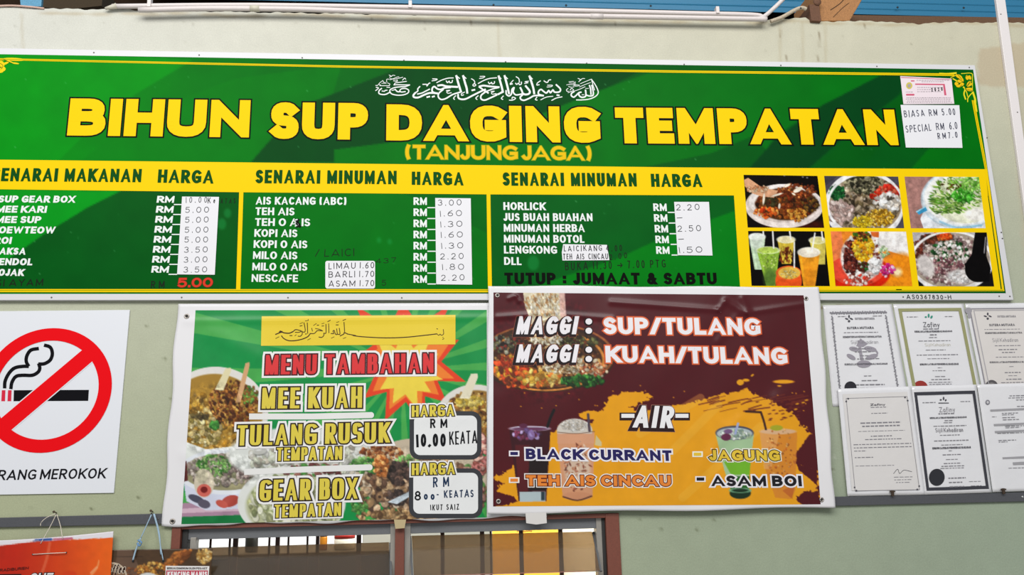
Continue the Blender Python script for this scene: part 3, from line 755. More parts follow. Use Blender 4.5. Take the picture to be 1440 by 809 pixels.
for k, (s, a, c) in enumerate((('AIS KACANG (ABC)', 359.5, 487), ('TEH AIS', 359, 414), ('TEH O A IS', 358.5, 436), ('KOPI AIS', 357.5, 418), ('KOPI O AIS', 356.5, 432), ('MILO AIS', 355.5, 418), ('MILO O AIS', 354.5, 432), ('NESCAFE', 353.5, 419))):
    y = (288, 302.8, 318, 333.4, 349, 364.6, 380.6, 396.8)[k]; item(s, a, y - .3, c, y + .3, 10.8)
    yr = lerp(288.4, 398, k / 7); item('RM', 581.5, yr - .2, 600.5, yr, 10.6)
for k, (s, c) in enumerate((('HORLICK', 767.5), ('JUS BUAH BUAHAN', 833.5), ('MINUMAN HERBA', 822.5), ('MINUMAN BOTOL', 822), ('LENGKONG', 783.5), ('DLL', 733.5))):
    y = (295.6, 311, 326.2, 341.5, 356.8, 372.8)[k]; item(s, 708 + k * .2, y - .2, c, y + .2, 11)
for k in range(5):
    yr = lerp(297, 357.3, k / 4); x = lerp(919, 923, k / 4); item('RM', x, yr - .2, x + 19, yr, 10.6)
def rule(x, y, w_, h_=1.5): Ink().add([(x, y), (x + w_, y), (x + w_, y + h_), (x, y + h_)]).build('price_underline', Wh, board, L1)
for k in range(8):
    rule(lerp(244.5, 237, k / 7), lerp(287, 385.2, k / 7), 12); rule(601, lerp(291.4, 398.8, k / 7), 12)
for k in range(5): rule(lerp(939, 944.5, k / 4), lerp(298, 358, k / 4), 10, 1.6)
text(board, 'TUTUP : JUMAAT & SABTU', (709.5, 400.2), (1008.5, 400.2), 16.6, 4.9, 4.0, [(0, K, L1)], gap=.12, space=.6)
pen = lambda p, s, a, b, c, d, h, w, m, off, jit=.035, **kw: text(p, s, (a, b), (c, d), h, w, w, [(0, m, 0)], off, gap=.5 if len(s) <= 5 else .32, space=.7, jit=jit, name='handwriting', **kw)
MK = ink('10200f', 'pen')
pen(board, 'NASI AYAM', -30, 403, 60, 402, 10, 1.5, MK, L1, label='black marker handwriting'); pen(board, 'RM', 212, 405, 231, 405, 10, 1.6, MK, L1)
text(board, '5.00', (249.5, 404.5), (299, 404), 13.5, 3.4, 2.8, [(.5, ink('6b1a10', 'pen'), L1), (0, ink('e03a22', 'pen'), L2)], gap=.1, name='handwriting', label='red marker price')
pen(board, '/ LAICI', 443, 361.5, 498, 360, 10.5, 1.0, MK, L1)
pen(board, 'BUKA 11.30 > 7.00 PTG', 795, 380, 936, 376, 11, 1.2, MK, L1)
pen(board, '437', 528, 371, 557, 369, 7, .7, MK, L1); pen(board, '5', 537, 402, 543, 402, 8, .8, MK, L1)
pen(board, '4.00', 853, 354, 875, 353, 8.5, 1.0, MK, L1); pen(board, '2.00', 857, 366, 882, 363, 8, 1.0, MK, L1)
pen(board, 'ATAS', 310, 286, 331, 286, 7, .8, MK, L1)
Ink().stroke([(415, 309), (421, 316), (417, 319)], 2.6).stroke([(420, 309), (417, 314), (422, 319)], 3).build('ink_smudge', K, board, L2)
Ink().stroke([(414, 310), (418, 309), (417, 313), (419, 316), (415, 318)], 1.6).build('overwritten_letter', Wh, board, L2)
pen(board, 'AS0367830-H', 1275, 420.6, 1338, 421, 6.2, 1.0, ink('15181c', 'pen'), SF + .0004, jit=.03)

# calligraphy, traced strokes
def callig(I, ox, oy, sc, strokes):
    for w, pts in strokes: I.stroke([(ox + a / sc, oy + b / sc) for a, b in pts], w / sc)
cal = Ink()
callig(cal, 575, 100, 12, [
 (20,[(185,260),(150,300),(150,335),(105,370)]),(30,[(105,370),(75,410),(90,442),(160,445),(250,405),(350,370),(480,375)]),(20,[(145,388),(220,370),(290,335),(350,305)]),
 (17,[(235,225),(300,225),(305,250),(330,215),(355,200)]),(15,[(390,165),(450,155),(475,135),(400,130)]),(16,[(470,195),(560,150),(660,120),(750,115)]),
 (32,[(490,245),(560,237),(640,258),(820,268)]),(27,[(480,380),(400,350),(395,290),(430,262),(480,300),(540,310),(600,285),(700,275)]),
 (24,[(580,310),(510,370),(495,430),(540,478),(620,465),(740,395),(870,355)]),(34,[(800,80),(830,190),(860,290),(880,350)]),(34,[(915,80),(945,190),(975,290),(985,370)]),
 (16,[(800,75),(855,125)]),(16,[(915,75),(965,125)]),(17,[(630,165),(650,195),(680,170),(690,195),(725,190),(735,155)]),(14,[(630,330),(690,325),(640,350),(660,375),(715,365)]),
 (26,[(305,440),(350,430)]),(26,[(395,435),(430,425)]),(16,[(790,415),(755,455),(770,480)]),(15,[(940,355),(890,380),(890,410),(925,400)]),(16,[(1170,415),(1130,455),(1150,480)]),
 (28,[(830,395),(835,450),(880,475),(960,470),(1080,410),(1210,345),(1290,310)]),(15,[(1055,130),(1100,160),(1110,200),(1080,235),(1100,255),(1130,235),(1105,210)]),
 (28,[(1065,325),(1110,315)]),(13,[(1190,125),(1250,115),(1280,90),(1200,90)]),(16,[(1170,210),(1260,160),(1360,125),(1480,113)]),(30,[(1190,260),(1260,245),(1360,258),(1520,272)]),
 (26,[(1185,265),(1260,320),(1340,370)]),(20,[(1520,278),(1420,300),(1340,330),(1290,350)]),(26,[(1290,350),(1220,410),(1220,470),(1280,490),(1370,455),(1520,385),(1590,352)]),(16,[(1340,185),(1360,215),(1395,190),(1405,215),(1440,205),(1445,175)])])
callig(cal, 685, 100, 12, [
 (34,[(195,85),(225,190),(250,280),(265,350)]),(15,[(195,80),(235,130)]),(13,[(65,345),(120,340),(75,365),(90,390),(150,380)]),(34,[(295,80),(325,190),(350,290),(370,380)]),(15,[(295,80),(345,130)]),
 (30,[(265,345),(200,385),(150,400)]),(16,[(275,420),(240,460),(265,480)]),(24,[(320,330),(325,390),(370,420),(410,385),(420,310),(455,280),(440,350),(480,400),(550,395),(600,380)]),(30,[(560,280),(585,330),(600,375)]),
 (32,[(600,375),(640,395),(700,385),(720,340),(650,250)]),(14,[(390,210),(440,155)]),(22,[(390,222),(425,215)]),(16,[(490,95),(535,130),(545,190)]),(17,[(480,205),(500,225),(530,205),(545,230),(575,220),(580,185)]),
 (13,[(630,210),(690,195),(640,180),(700,170)]),(34,[(715,85),(750,190),(780,290),(795,380)]),(15,[(715,80),(765,135)]),(26,[(600,400),(560,440),(575,480),(630,492),(720,455),(800,415),(950,415)]),
 (26,[(950,415),(870,390),(870,340),(910,310),(950,340),(1000,370),(1040,330),(1070,365),(1110,320),(1140,355),(1220,350),(1235,300),(1165,230)]),(26,[(1180,405),(1215,410)]),(14,[(905,485),(1000,440),(1110,425)]),
 (16,[(1090,495),(1170,455),(1265,435)]),(16,[(840,440),(815,480),(845,490)]),(16,[(900,165),(850,200),(840,235),(880,230)]),(17,[(960,165),(990,185),(1020,190),(1040,155),(1075,145)]),(13,[(1010,270),(1080,262),(1100,240),(1020,238)]),
 (16,[(375,490),(430,490),(480,460),(430,440),(420,470)])])
callig(cal, 785, 100, 18, [
 (26,[(840,210),(920,320),(990,450),(1010,560),(930,650),(780,710),(600,730),(460,730)]),(20,[(850,240),(880,360),(920,480)]),(15,[(560,320),(700,260),(840,205)]),(14,[(540,400),(680,340),(820,290)]),(16,[(400,510),(540,460),(680,395)]),
 (36,[(400,520),(340,560),(330,620),(390,660),(450,620),(520,550),(580,535)]),(38,[(520,550),(530,620),(600,665),(690,640),(700,560),(690,480)]),(34,[(700,600),(780,630),(870,620),(890,560),(870,440),(850,360)]),(36,[(790,360),(820,460),(830,590)]),
 (13,[(690,440),(770,440)]),(17,[(600,600),(650,600)]),(17,[(500,185),(560,215),(520,270)]),(15,[(560,240),(610,190),(670,190)]),(13,[(210,350),(270,340)]),(13,[(270,270),(390,260)]),(11,[(280,300),(400,310)]),(13,[(270,340),(400,350),(520,350),(530,370),(430,385)]),
 (13,[(430,270),(430,380)]),(13,[(400,280),(400,380)]),(15,[(260,390),(330,410),(400,400)]),(17,[(250,440),(210,470),(220,510),(260,510)]),(17,[(300,480),(340,440),(390,480),(340,510),(250,545)])])
callig(cal, 520, 100, 18, [
 (24,[(1010,350),(850,350),(700,345),(610,350)]),(20,[(610,350),(650,300),(760,285),(930,260)]),(28,[(1010,350),(900,390),(760,400),(620,420),(520,470),(510,520),(560,580),(700,610),(860,600),(970,550),(980,480),(900,440),(800,450),(760,500),(800,530),(900,520)]),
 (30,[(640,460),(700,520),(780,520)]),(20,[(560,490),(640,470)]),(30,[(300,440),(240,490),(230,560),(290,590),(400,590),(500,540)]),(24,[(310,505),(370,510),(390,490),(440,485)]),(22,[(160,410),(220,430),(150,495)]),(20,[(830,230),(880,180),(910,205)]),
 (16,[(490,100),(540,130),(500,155)]),(14,[(540,140),(590,105),(640,115)]),(14,[(430,280),(430,210),(490,205)]),(14,[(510,220),(600,190),(700,150),(740,150)]),(14,[(510,190),(620,205),(700,190),(780,170),(840,155)]),(20,[(600,245),(690,255),(690,225)]),
 (18,[(150,365),(200,365)]),(14,[(210,350),(260,290),(330,240)]),(16,[(250,370),(500,370)]),(14,[(330,240),(360,290),(400,290)]),(10,[(300,310),(420,310)]),(14,[(450,300),(510,330),(480,370)]),(18,[(430,410),(510,415)]),(14,[(230,330),(280,360)])])
cal.build('calligraphy', Wh, board, L1, 'white calligraphic inscription')

# corner flower ornament
def orn(ox, oy, sc):
    o1, o2 = Ink(), Ink()
    for pts, w in (([(20,115),(170,120),(330,105)],34),([(230,190),(330,145)],14),([(430,115),(620,110),(640,200),(640,430)],14),([(470,370),(500,410),(480,500),(510,600)],26),([(500,410),(530,470),(550,550)],16),([(655,460),(560,570),(550,650)],18),([(650,470),(690,600),(695,700)],36),([(700,720),(715,830)],40),([(270,210),(350,260)],22)):
        o1.stroke([(ox + a / sc, oy + b / sc) for a, b in pts], w / sc)
    for cx, cy, rx, ry, rot in ((385,170,70,34,.5),(400,260,44,30,.3),(340,310,40,34,.6),(380,350,50,26,0),(440,320,46,30,-.5),(430,220,60,30,.9),(540,190,48,30,1.4),(590,190,44,26,1.2),(570,300,60,26,-.8),(590,330,60,22,-.5),(580,405,64,24,.0),(590,430,60,20,.1)):
        o2.ellipse(ox + cx / sc, oy + cy / sc, rx / sc, ry / sc, 16, rot)
    o1.build('corner_ornament', ink('f0e02a'), board, L1); o2.build('ornament_petals', ink('f7c91a'), board, L1 + .0002)
    o3 = Ink()
    for pts in ([(345,120),(380,150),(440,230)],[(330,190),(420,240),(480,300)],[(360,330),(420,290)],[(480,240),(500,380),(520,430)],[(540,230),(530,330)],[(620,230),(560,320),(520,370)],[(530,380),(640,360)],[(600,280),(550,345)],[(400,370),(440,330)],[(540,420),(640,440)],[(500,170),(560,150)]):
        o3.stroke([(ox + a / sc, oy + b / sc) for a, b in pts], 7 / sc)
    o3.build('ornament_outline', DG, board, L1 + .0004)
orn(1320, 95, 13.49)
fl = Ink()
for cx, cy, rx, ry, rot in ((-8, 86, 8, 4, .4), (2, 90, 5, 4, 1), (4, 97, 4, 3.4, 0), (0, 100, 5, 2.6, 0), (8, 89, 5, 1.6, -.4), (20, 83.5, 16, 2.2, .05), (22, 89, 5, 1.1, .15), (14, 86.5, 8, .9, .45), (-14, 96, 6, 4, .4)): fl.ellipse(cx, cy, rx, ry, 14, rot)
fl.build('ornament_petals', ink('f4d81c'), board, L1 + .0002)
so = Ink()
for pts in ([(-2, 88), (4, 92), (2, 97)], [(4, 83), (10, 86), (17, 89)], [(-4, 93), (3, 95)], [(0, 98), (-4, 101)]): so.stroke(pts, .6)
so.build('ornament_outline', DG, board, L1 + .0004)
for a, b in ((132, 74), (280, 77.5), (425, 81.3), (568, 84.8), (711, 87), (825, 89), (962, 90.5), (1098, 92), (1233, 93.4), (1363, 95),
             (72.5, 418.5), (255.5, 418.5), (405, 418.8), (565, 419), (1270, 417.8), (1405, 416.8), (1420, 417), (1408, 327), (1409.5, 335.5), (1388, 194)):
    screw(a, b, SF + .0002, board, .0022)

# ---- six printed food pictures on the sign
PQ = [[(1045.7, 246), (1149.5, 247.5), (1159, 320.5), (1051.5, 320)], [(1159, 247.5), (1263, 248.5), (1271.5, 321), (1167, 320)], [(1272, 248.5), (1376.5, 249), (1386, 321), (1281, 321)],
      [(1052, 325), (1159, 325.5), (1167, 402.5), (1057, 402)], [(1168, 325.5), (1274, 326), (1283, 402.5), (1175, 402.5)], [(1283, 327), (1387.5, 327), (1398, 403), (1292, 402.5)]]
def photo(i, c, label):
    c.grit((c.x0 * 2 + c.w / c.ss) / 2, (c.y0 * 2 + c.h / c.ss) / 2, 90, 70, .16, .8, .18)
    grid('food_picture', PQ[i], L2, m_print, board, step=.8, canvas=c, smooth=False, label=label)
# 1 meat and bone stew in a white bowl
c = Canvas(1042, 243, 1162, 324, '0e0a08', 2.5, 11)
c.ell(1120, 318, 44, 10, '3a120a', soft=6)
c.ell(1103, 290, 55, 31, 'e9dcd6'); c.ell(1102, 286, 52, 27, 'cfc0b8'); c.ell(1103, 284, 50, 25, 'efe6e2'); c.ell(1106, 287, 44, 23, '4a2a14', soft=2)
c.scatter(1106, 287, 42, 21, 260, ['6a2d12', '8a3f16', '3c1a0c', 'a8501c', '2a140c', '7a2c10', '94501e', '5d3a16'], 1, 4)
c.scatter(1077, 299, 17, 7, 40, ['d85a1a', 'e88a3a', 'c2370f', 'f0b060'], 1, 3.4)
c.scatter(1120, 302, 16, 9, 60, ['c8822a', 'b5601c', 'e0a040', '8a4012'], 1, 3)
c.scatter(1140, 288, 12, 10, 40, ['2a1a14', '3a2a1a', '6a4a1a'], 1, 3)
c.scatter(1084, 284, 10, 8, 40, ['33301a', '4a3a1c', '5a2a16'], 1, 3)
c.poly([(1046, 253), (1052, 250), (1072, 264), (1094, 268), (1088, 278), (1070, 276), (1058, 272), (1047, 262)], 'd9a27c'); c.scatter(1066, 266, 16, 5, 40, ['e8c09c', 'c98a60', 'b87048', 'f2d4b0'], .8, 2.6, rot=.5)
c.scatter(1122, 268, 26, 10, 70, ['7a3418', 'a24a20', 'd08040', '5a2410'], 1, 3)
for a, b, p, q, r in ((1107, 261, 5, 1.8, -.5), (1122, 267, 7, 3, -.5), (1074, 280, 1.6, 8, .1), (1093, 274, 8, 1.4, -.3), (1096, 290, 1.6, 4, .1), (1116, 273, 3, 1.2, .5)): c.ell(a, b, p, q, 'f3e8d4', r)
for a, b in ((1103, 247), (1129, 249), (1135, 250)): c.ell(a, b, 1.5, 1, 'b8b8c0', alpha=.6)
photo(0, c, 'picture of meat and bone stew in a white bowl')
# 2 noodle salad bowl
c = Canvas(1155, 244, 1275, 325, '4a4652', 2.5, 12)
c.ell(1215, 290, 56, 50, 'f0eef0'); c.ell(1217, 288, 53, 44, 'd9d4cc'); c.ell(1217, 288, 51, 41, 'a08a70')
c.scatter(1217, 286, 48, 38, 330, ['8a7a64', 'b8a890', '5a4a38', 'd0c4b0', '6a5a3c', '3c3224'], 1, 3.6, 2.4)
c.scatter(1214, 258, 26, 13, 120, ['3a3a28', '5c5840', '8a8468', '26241a', 'a8a080'], 1, 3.2, 3)
c.scatter(1177, 271, 11, 10, 90, ['0f4a22', '18602c', '0a3318', '2a7a3a'], 1, 3)
c.scatter(1249, 269, 17, 9, 60, ['c22418', 'e03a24', '9a160e', 'f07050'], 1.4, 4); c.scatter(1232, 276, 8, 6, 20, ['a81c10', 'c83018'], 1, 3)
c.scatter(1248, 284, 18, 11, 70, ['f4efe6', 'e4dcd0', 'ffffff', 'd0c4b4'], 1.6, 4.6, 2.4); c.scatter(1252, 279, 6, 3, 8, ['5a5046'], 1.5, 2.5)
c.scatter(1181, 298, 19, 15, 90, ['c8b0a8', 'b49a92', 'e0ccc4', '9a8078'], 1.4, 4.4, 2.2)
c.scatter(1236, 306, 20, 12, 160, ['c8941c', 'e0b03a', 'a87414', 'f0c858', '8a6010'], .9, 2.4, 1.8); c.scatter(1213, 312, 14, 8, 60, ['d8b418', 'e8cc3a', 'b89410'], 1, 2.6, 2)
c.ring(1217, 288, 53, 43, 3, 'f4f2f4')
c.poly([(1240, 246), (1268, 246), (1266, 262), (1250, 250)], '4a4652', .85); c.poly([(1156, 244), (1182, 244), (1160, 262)], '3a3840', .8)
photo(1, c, 'picture of a mixed noodle bowl with red sauce')
# 3 green cendol
c = Canvas(1269, 245, 1390, 325, 'a87a72', 2.5, 13); c.mottled(.12, 5)
c.poly([(1300, 294), (1316, 288), (1350, 316), (1388, 306), (1390, 325), (1300, 325), (1294, 308)], 'e8ecf2')
c.ell(1352, 280, 56, 42, 'dfe8ee'); c.ell(1353, 278, 53, 38, 'f4f4f0'); c.ell(1358, 280, 47, 34, 'e6e8cc')
c.scatter(1346, 274, 38, 25, 210, ['7fb83a', '5aa02c', 'a8cf62', '3c7a1c', 'c8dd94', 'e8f0c8', '6a9a2a'], .8, 1.9, 4.2, rot=.45)
c.scatter(1330, 290, 24, 12, 60, ['88b848', '4c8a20', 'a8c868', '2e5c12'], .7, 1.5, 5, rot=.2)
c.scatter(1354, 274, 15, 11, 60, ['34961c', '55b83a', '2a7a18', '78cf58'], 1.4, 3.4, 2.4)
c.scatter(1366, 258, 18, 9, 50, ['8ac850', 'a8e070', '5aa030'], 1, 2.4, 2.6)
c.scatter(1338, 262, 16, 5, 14, ['6a4a1c', '4a3010'], .8, 1.8); c.ell(1372, 302, 16, 9, 'f6f2ea', soft=4); c.ring(1352, 280, 56, 42, 2, 'b8ccd8', alpha=.7)
c.line([(1322, 312), (1345, 320), (1380, 317)], 3, '8fc4e0', .8)
c.poly([(1288, 297), (1301, 290), (1304, 296), (1292, 302)], '3a9ac8'); c.line([(1289, 298), (1301, 291)], 1.5, 'b8e0f0')
photo(2, c, 'picture of a green shaved ice dessert')
# 4 juices
c = Canvas(1048, 322, 1172, 406, '0c0a0a', 2.5, 14)
def glass(c, x0, x1, y0, xb0, xb1, yb, col, topc, ry=5):
    c.poly([(x0, y0), (x1, y0), (xb1, yb), (xb0, yb)], col); c.ell((x0 + x1) / 2, y0, (x1 - x0) / 2, ry, topc); c.ring((x0 + x1) / 2, y0, (x1 - x0) / 2, ry, 1, 'f0f4e8', alpha=.6)
    c.poly([(x0 + 2, y0 + 4), (x0 + 4.5, y0 + 4), (xb0 + 4, yb), (xb0 + 2, yb)], np.clip((hx(col) * 1.25), 0, 1), .5)
glass(c, 1053, 1076, 333, 1061, 1071, 379, 'b8cfae', 'eef2ee'); c.ell(1064, 340, 10, 10, 'dfe8dc', alpha=.7, soft=5)
glass(c, 1093, 1118, 337, 1099, 1112, 371, 'cfb43a', 'e8dcae'); c.scatter(1105, 358, 10, 12, 40, ['6a2a14', '8a3a1a', 'e0c040', '4a1a0c'], .8, 2, 3, rot=1.57)
glass(c, 1138, 1161, 338, 1146, 1160, 372, 'd4c458', 'e0d890')
glass(c, 1064, 1096, 352, 1078, 1090, 404, '8fb53a', 'b5cf5a'); c.ell(1083, 392, 9, 16, '46662a', alpha=.8, soft=6); c.scatter(1080, 366, 13, 12, 40, ['a8c850', 'c8dc80', '7aa030'], .6, 1.4)
glass(c, 1122, 1153, 355, 1130, 1146, 404, 'ee9a22', 'f4ead8', 7); c.ell(1138, 390, 8, 16, 'e0861a', alpha=.6, soft=5)
c.ell(1109, 396, 18.5, 22, 'e8541c'); c.ell(1109, 384, 18, 10, 'e8662a'); c.ell(1110, 384, 15.5, 8.5, 'e2b648'); c.scatter(1110, 386, 12, 6, 50, ['ecd07a', 'd8a838', 'f0dc98'], .6, 1.5)
for a in ([(1073, 322), (1073.5, 330)], [(1086.5, 324), (1088, 349)], [(1110, 322), (1112, 336)], [(1117, 341), (1117, 376)], [(1146, 328), (1142, 353)], [(1155, 322), (1157, 338)]): c.line(a, 2, 'f4f2ee')
photo(3, c, 'picture of six glasses of juice')
# 5 shaved ice dessert
c = Canvas(1164, 322, 1287, 406, 'f08a2a', 2.5, 15)
c.poly([(1210, 320), (1290, 320), (1290, 365), (1240, 350)], 'f4efec'); c.poly([(1164, 320), (1182, 320), (1196, 406), (1164, 406)], 'f0804a'); c.ell(1268, 385, 26, 28, 'f49018', soft=8); c.ell(1262, 383, 6, 6, 'fbe0b0', soft=6)
c.poly([(1224, 326), (1236, 326), (1236, 334), (1226, 333)], 'd8682c')
c.ell(1208, 384, 44, 26, 'd8240e', soft=2); c.ell(1206, 380, 38, 22, 'e84a34'); c.ell(1212, 362, 30, 34, 'e8ddd8', soft=3)
c.scatter(1212, 362, 28, 32, 190, ['f8f4f0', 'e8dcd4', 'c8a8a0', '7a3424', 'f2e8e0'], 1.4, 4)
c.scatter(1196, 364, 9, 26, 90, ['4a1c1a', '6a2a22', '301010', '8a3a2c'], 1.2, 3.6)
c.scatter(1214, 350, 15, 18, 90, ['f0b414', 'e89a12', 'f8d040', 'd8861a'], 1.4, 3.8); c.scatter(1212, 332, 12, 7, 40, ['5a2412', '8a3a1c', 'd8a828', '3c6a1c'], 1, 3)
c.scatter(1230, 374, 9, 10, 50, ['ffffff', 'f0e8e4'], 1.6, 4); c.scatter(1213, 375, 8, 6, 26, ['2a6a2c', '4a1c14', '5a2418'], 1, 3); c.scatter(1243, 354, 7, 8, 20, ['8fc08a', 'c8dcb0', 'e8c050'], 1, 2.6)
c.scatter(1248, 380, 10, 9, 50, ['e0258a', 'f04aa8', 'f8d0e0', 'c8186c'], 1, 3); c.scatter(1206, 394, 20, 7, 50, ['e8a8a0', 'b84a3c', 'f4e0d8', 'c83020'], 1, 3)
photo(4, c, 'picture of a shaved ice dessert with fruit')
# 6 rice bowl
c = Canvas(1280, 323, 1402, 407, 'b9b4b8', 2.5, 16)
c.poly([(1280, 370), (1300, 404), (1402, 407), (1402, 360), (1390, 390), (1340, 407), (1280, 407)], '161314')
c.ell(1338, 368, 58, 42, 'e8e4e2'); c.ell(1337, 366, 55, 39, 'a89a8c'); c.scatter(1334, 364, 48, 36, 320, ['c8b4b0', 'a88c88', 'e4d8d0', '8a6a68', '5a4440', 'd8c4bc', '7a5a5c'], 1.2, 3.4)
c.scatter(1325, 332, 14, 5, 60, ['e8501a', 'f07a30', 'd03c10'], 1.4, 3.2); c.scatter(1306, 336, 12, 6, 40, ['3a2a20', '5a2a1c', '7a3a2a'], 1.4, 3); c.scatter(1290, 350, 8, 12, 30, ['8a3a2c', 'a84a34', '5a2a20'], 1.4, 3)
c.scatter(1335, 356, 28, 18, 60, ['1f4a24', '2c6a30', '163818'], 1.4, 3.4); c.scatter(1336, 358, 28, 18, 60, ['f0e4dc', 'fff8f0', 'e0c8bc'], 1.4, 3)
c.scatter(1330, 374, 26, 12, 70, ['8a5a5c', '6a4048', 'b08a88'], 1.4, 3); c.ell(1353, 389, 22, 10, 'e2dcda', soft=4); c.scatter(1353, 389, 20, 8, 50, ['f6f2f0', 'd8d0cc'], 1.2, 2.6); c.ell(1302, 374, 11, 16, 'd8d0cc', rot=-.5, soft=4)
c.ring(1338, 368, 57, 42, 3, 'f0eeee')
c.poly([(1371, 326), (1388, 326), (1387, 360), (1393, 378), (1391, 396), (1374, 397), (1360, 385), (1356, 372), (1366, 358)], '0c0a0b'); c.ell(1375, 379, 18, 18, '0c0a0b'); c.line([(1386, 334), (1384, 356)], 1.2, 'd8d4d8', .8)
photo(5, c, 'picture of a rice bowl with black spoon')

# ================================================================ paper slips stuck on the sign
SL = SF + .0022
PEN = ink('3a3c40', 'pen'); m_slip = mat('white slip paper', 'f1f0f4', rough=.6, spec=.3)
def slip(q, label, cat='paper slip', name='price_slip', bend=.0, group=None):
    o = empty(name, label, cat, group)
    slab('paper', q, SL - .0004, SL + .0004, m_slip, o)
    return o
s1 = slip([(256, 276.5), (308, 277), (302, 386.5), (249, 386)], 'tall white price slip under the first HARGA heading, eight handwritten prices', group='white price slips')
for k, t_ in enumerate(('10.00', '5.00', '5.00', '5.00', '5.00', '3.50', '3.00', '3.50')):
    y = lerp(285.5, 383.5, k / 7); x = lerp(261, 258, k / 7); pen(s1, t_, x, y, x + (30 if k == 0 else 33), y - .4, 8.2, .85, PEN, SL + .0006)
pen(s1, 'Ke', 292, 286, 302.5, 285.6, 8, 1.0, ink('1a1c1e', 'pen'), SL + .0006)
s2 = slip([(612, 278.5), (662, 279), (664, 400.5), (613.5, 400)], 'tall white price slip under the middle HARGA heading, eight handwritten prices', group='white price slips')
for k, t_ in enumerate(('3.00', '1.60', '1.30', '1.60', '1.30', '2.20', '1.80', '2.20')):
    y = lerp(289.5, 395, k / 7); x = 616 + k * .6; pen(s2, t_, x + (2 if t_[0] == '1' else 0), y, x + 33, y - .6, 8.4, .85, PEN, SL + .0006)
s3 = slip([(948, 284), (997, 284), (1002, 359.5), (953, 359)], 'short white price slip under the right HARGA heading, five rows', group='white price slips')
for k, t_ in enumerate(('2.20', '-', '2.50', '-', '1.50')):
    y = lerp(296, 356, k / 4); x = 951 + k; pen(s3, t_, x, y, x + (33 if len(t_) > 1 else 8), y - .6, 8.6, .9, PEN, SL + .0006)
s4 = slip(rounded(457.5, 367, 527.5, 406, 3), 'small white slip reading LIMAU, BARLI and ASAM with prices')
for t_, a, y, b in (('LIMAU 1.60', 462, 378.5, 526), ('BARLI 1.70', 462, 390.5, 526), ('ASAM 1.70', 462, 403.5, 526)): pen(s4, t_, a, y, b, y - 1, 8.6, 1.0, ink('2c2a30', 'pen'), SL + .0006)
s5 = slip([(792, 343.5), (853.5, 344.5), (857, 366), (791, 366.5), (790, 355)], 'small white slip reading LAICIKANG and TEH AIS CINCAU')
for t_, a, y, b in (('LAICIKANG 4', 793, 353.5, 856), ('TEH AIS CINCAU', 792, 365, 855)): pen(s5, t_, a, y, b, y - .6, 8, 1.0, ink('26242c', 'pen'), SL + .0006)
s6 = slip([(1266.5, 147.5), (1349, 148), (1353.5, 208), (1274, 207.5)], 'white handwritten note reading BIASA and SPECIAL prices at the sign right end', 'note', 'handwritten_note')
nb = ink('242a44', 'pen'); pen(s6, 'BIASA RM 5.00', 1272, 165, 1344, 161.5, 9.5, 1.0, nb, SL + .0006); pen(s6, 'SPECIAL RM 6.0', 1274.5, 186.5, 1347, 181, 10, 1.0, nb, SL + .0006); pen(s6, 'RM7.0', 1319, 195.5, 1347, 193.5, 8.5, 1.0, nb, SL + .0006)
s7 = empty('printed_card', 'small pink and white printed card at the sign top right corner', 'card')
slab('card', [(1266, 107), (1338, 110.5), (1342, 146), (1270.5, 146.5)], SL - .0004, SL + .0006, mat('pale pink card', 'f6e6ec', rough=.4), s7)
i1, i2, i3 = Ink(), Ink(), Ink()
i1.add([(1287, 117.5), (1327, 118), (1327, 119.8), (1287, 119.3)]); i1.add([(1326, 118), (1328.5, 118), (1331, 134), (1328, 134)]); i1.add(rounded(1274, 132, 1286, 134.5, 1.2)); i1.add([(1281, 113), (1286, 113), (1286, 114.6), (1281, 114.6)])
i1.add([(1267, 108.4), (1338, 111.6), (1338, 112.3), (1267, 109.4)])
i1.build('red_print', ink('d8607c', 'paper'), s7, SL + .0008)
i2.ellipse(1278.6, 120.5, 4.4, 4.8); i2.build('crest', ink('d8c860', 'paper'), s7, SL + .0008)
i3.ellipse(1278.6, 120.5, 2.4, 2.6, 10)
for y, a, b in ((113, 1289, 1332), (115, 1296, 1326), (123, 1290, 1326), (126, 1290, 1310), (129, 1290, 1322), (137.5, 1275, 1336), (139.5, 1274, 1337), (142, 1276, 1337), (144, 1275, 1338), (129.5, 1274, 1284)):
    x = a
    while x < b: w_ = rg.uniform(1, 3.4); i3.add([(x, y - .5), (x + w_, y - .5), (x + w_, y + .2), (x, y + .2)]); x += w_ + .9
i3.build('small_print', ink('b4a8ae', 'paper'), s7, SL + .0011); pen(s7, '2020', 1310, 128.5, 1326, 127.5, 5, .8, ink('16181c', 'pen'), SL + .0014)

# ================================================================ no smoking sign
ns = empty('no_smoking_sign', 'white square no smoking sign with red ring on the wall at left', 'sign')
NF = .004
slab('sign_plate', [(-27, 438), (182.5, 436), (160, 693.5), (-59, 697)], 0, NF, mat('white sign plate', 'eceef4', rough=.4), ns, bevel=.0006)
C0 = P(66.5, 548, NF); Rr = np.linalg.norm(P(157.5, 541, NF) - C0); Ri = Rr * .795
def wring(name, r0, r1, m, off, n=72):
    v, fs = [], []
    for k in range(n):
        t = 2 * math.pi * k / n
        v += [(C0[0] + r0 * math.cos(t), -off, C0[2] + r0 * math.sin(t)), (C0[0] + r1 * math.cos(t), -off, C0[2] + r1 * math.sin(t))]
    for k in range(n):
        a, b = 2 * k, 2 * ((k + 1) % n); fs.append((a, b, b + 1, a + 1))
    return finish(name, mesh_from(name, v, fs), m, ns)
red = ink('f5131c'); NSW = ink('eceef4')
blk = Ink(); blk.add([(19.5, 549), (125, 548.5), (124, 564), (19, 564.5)])
S = lambda l: [(a / 6.225, 430 + b / 6.225) for a, b in l]
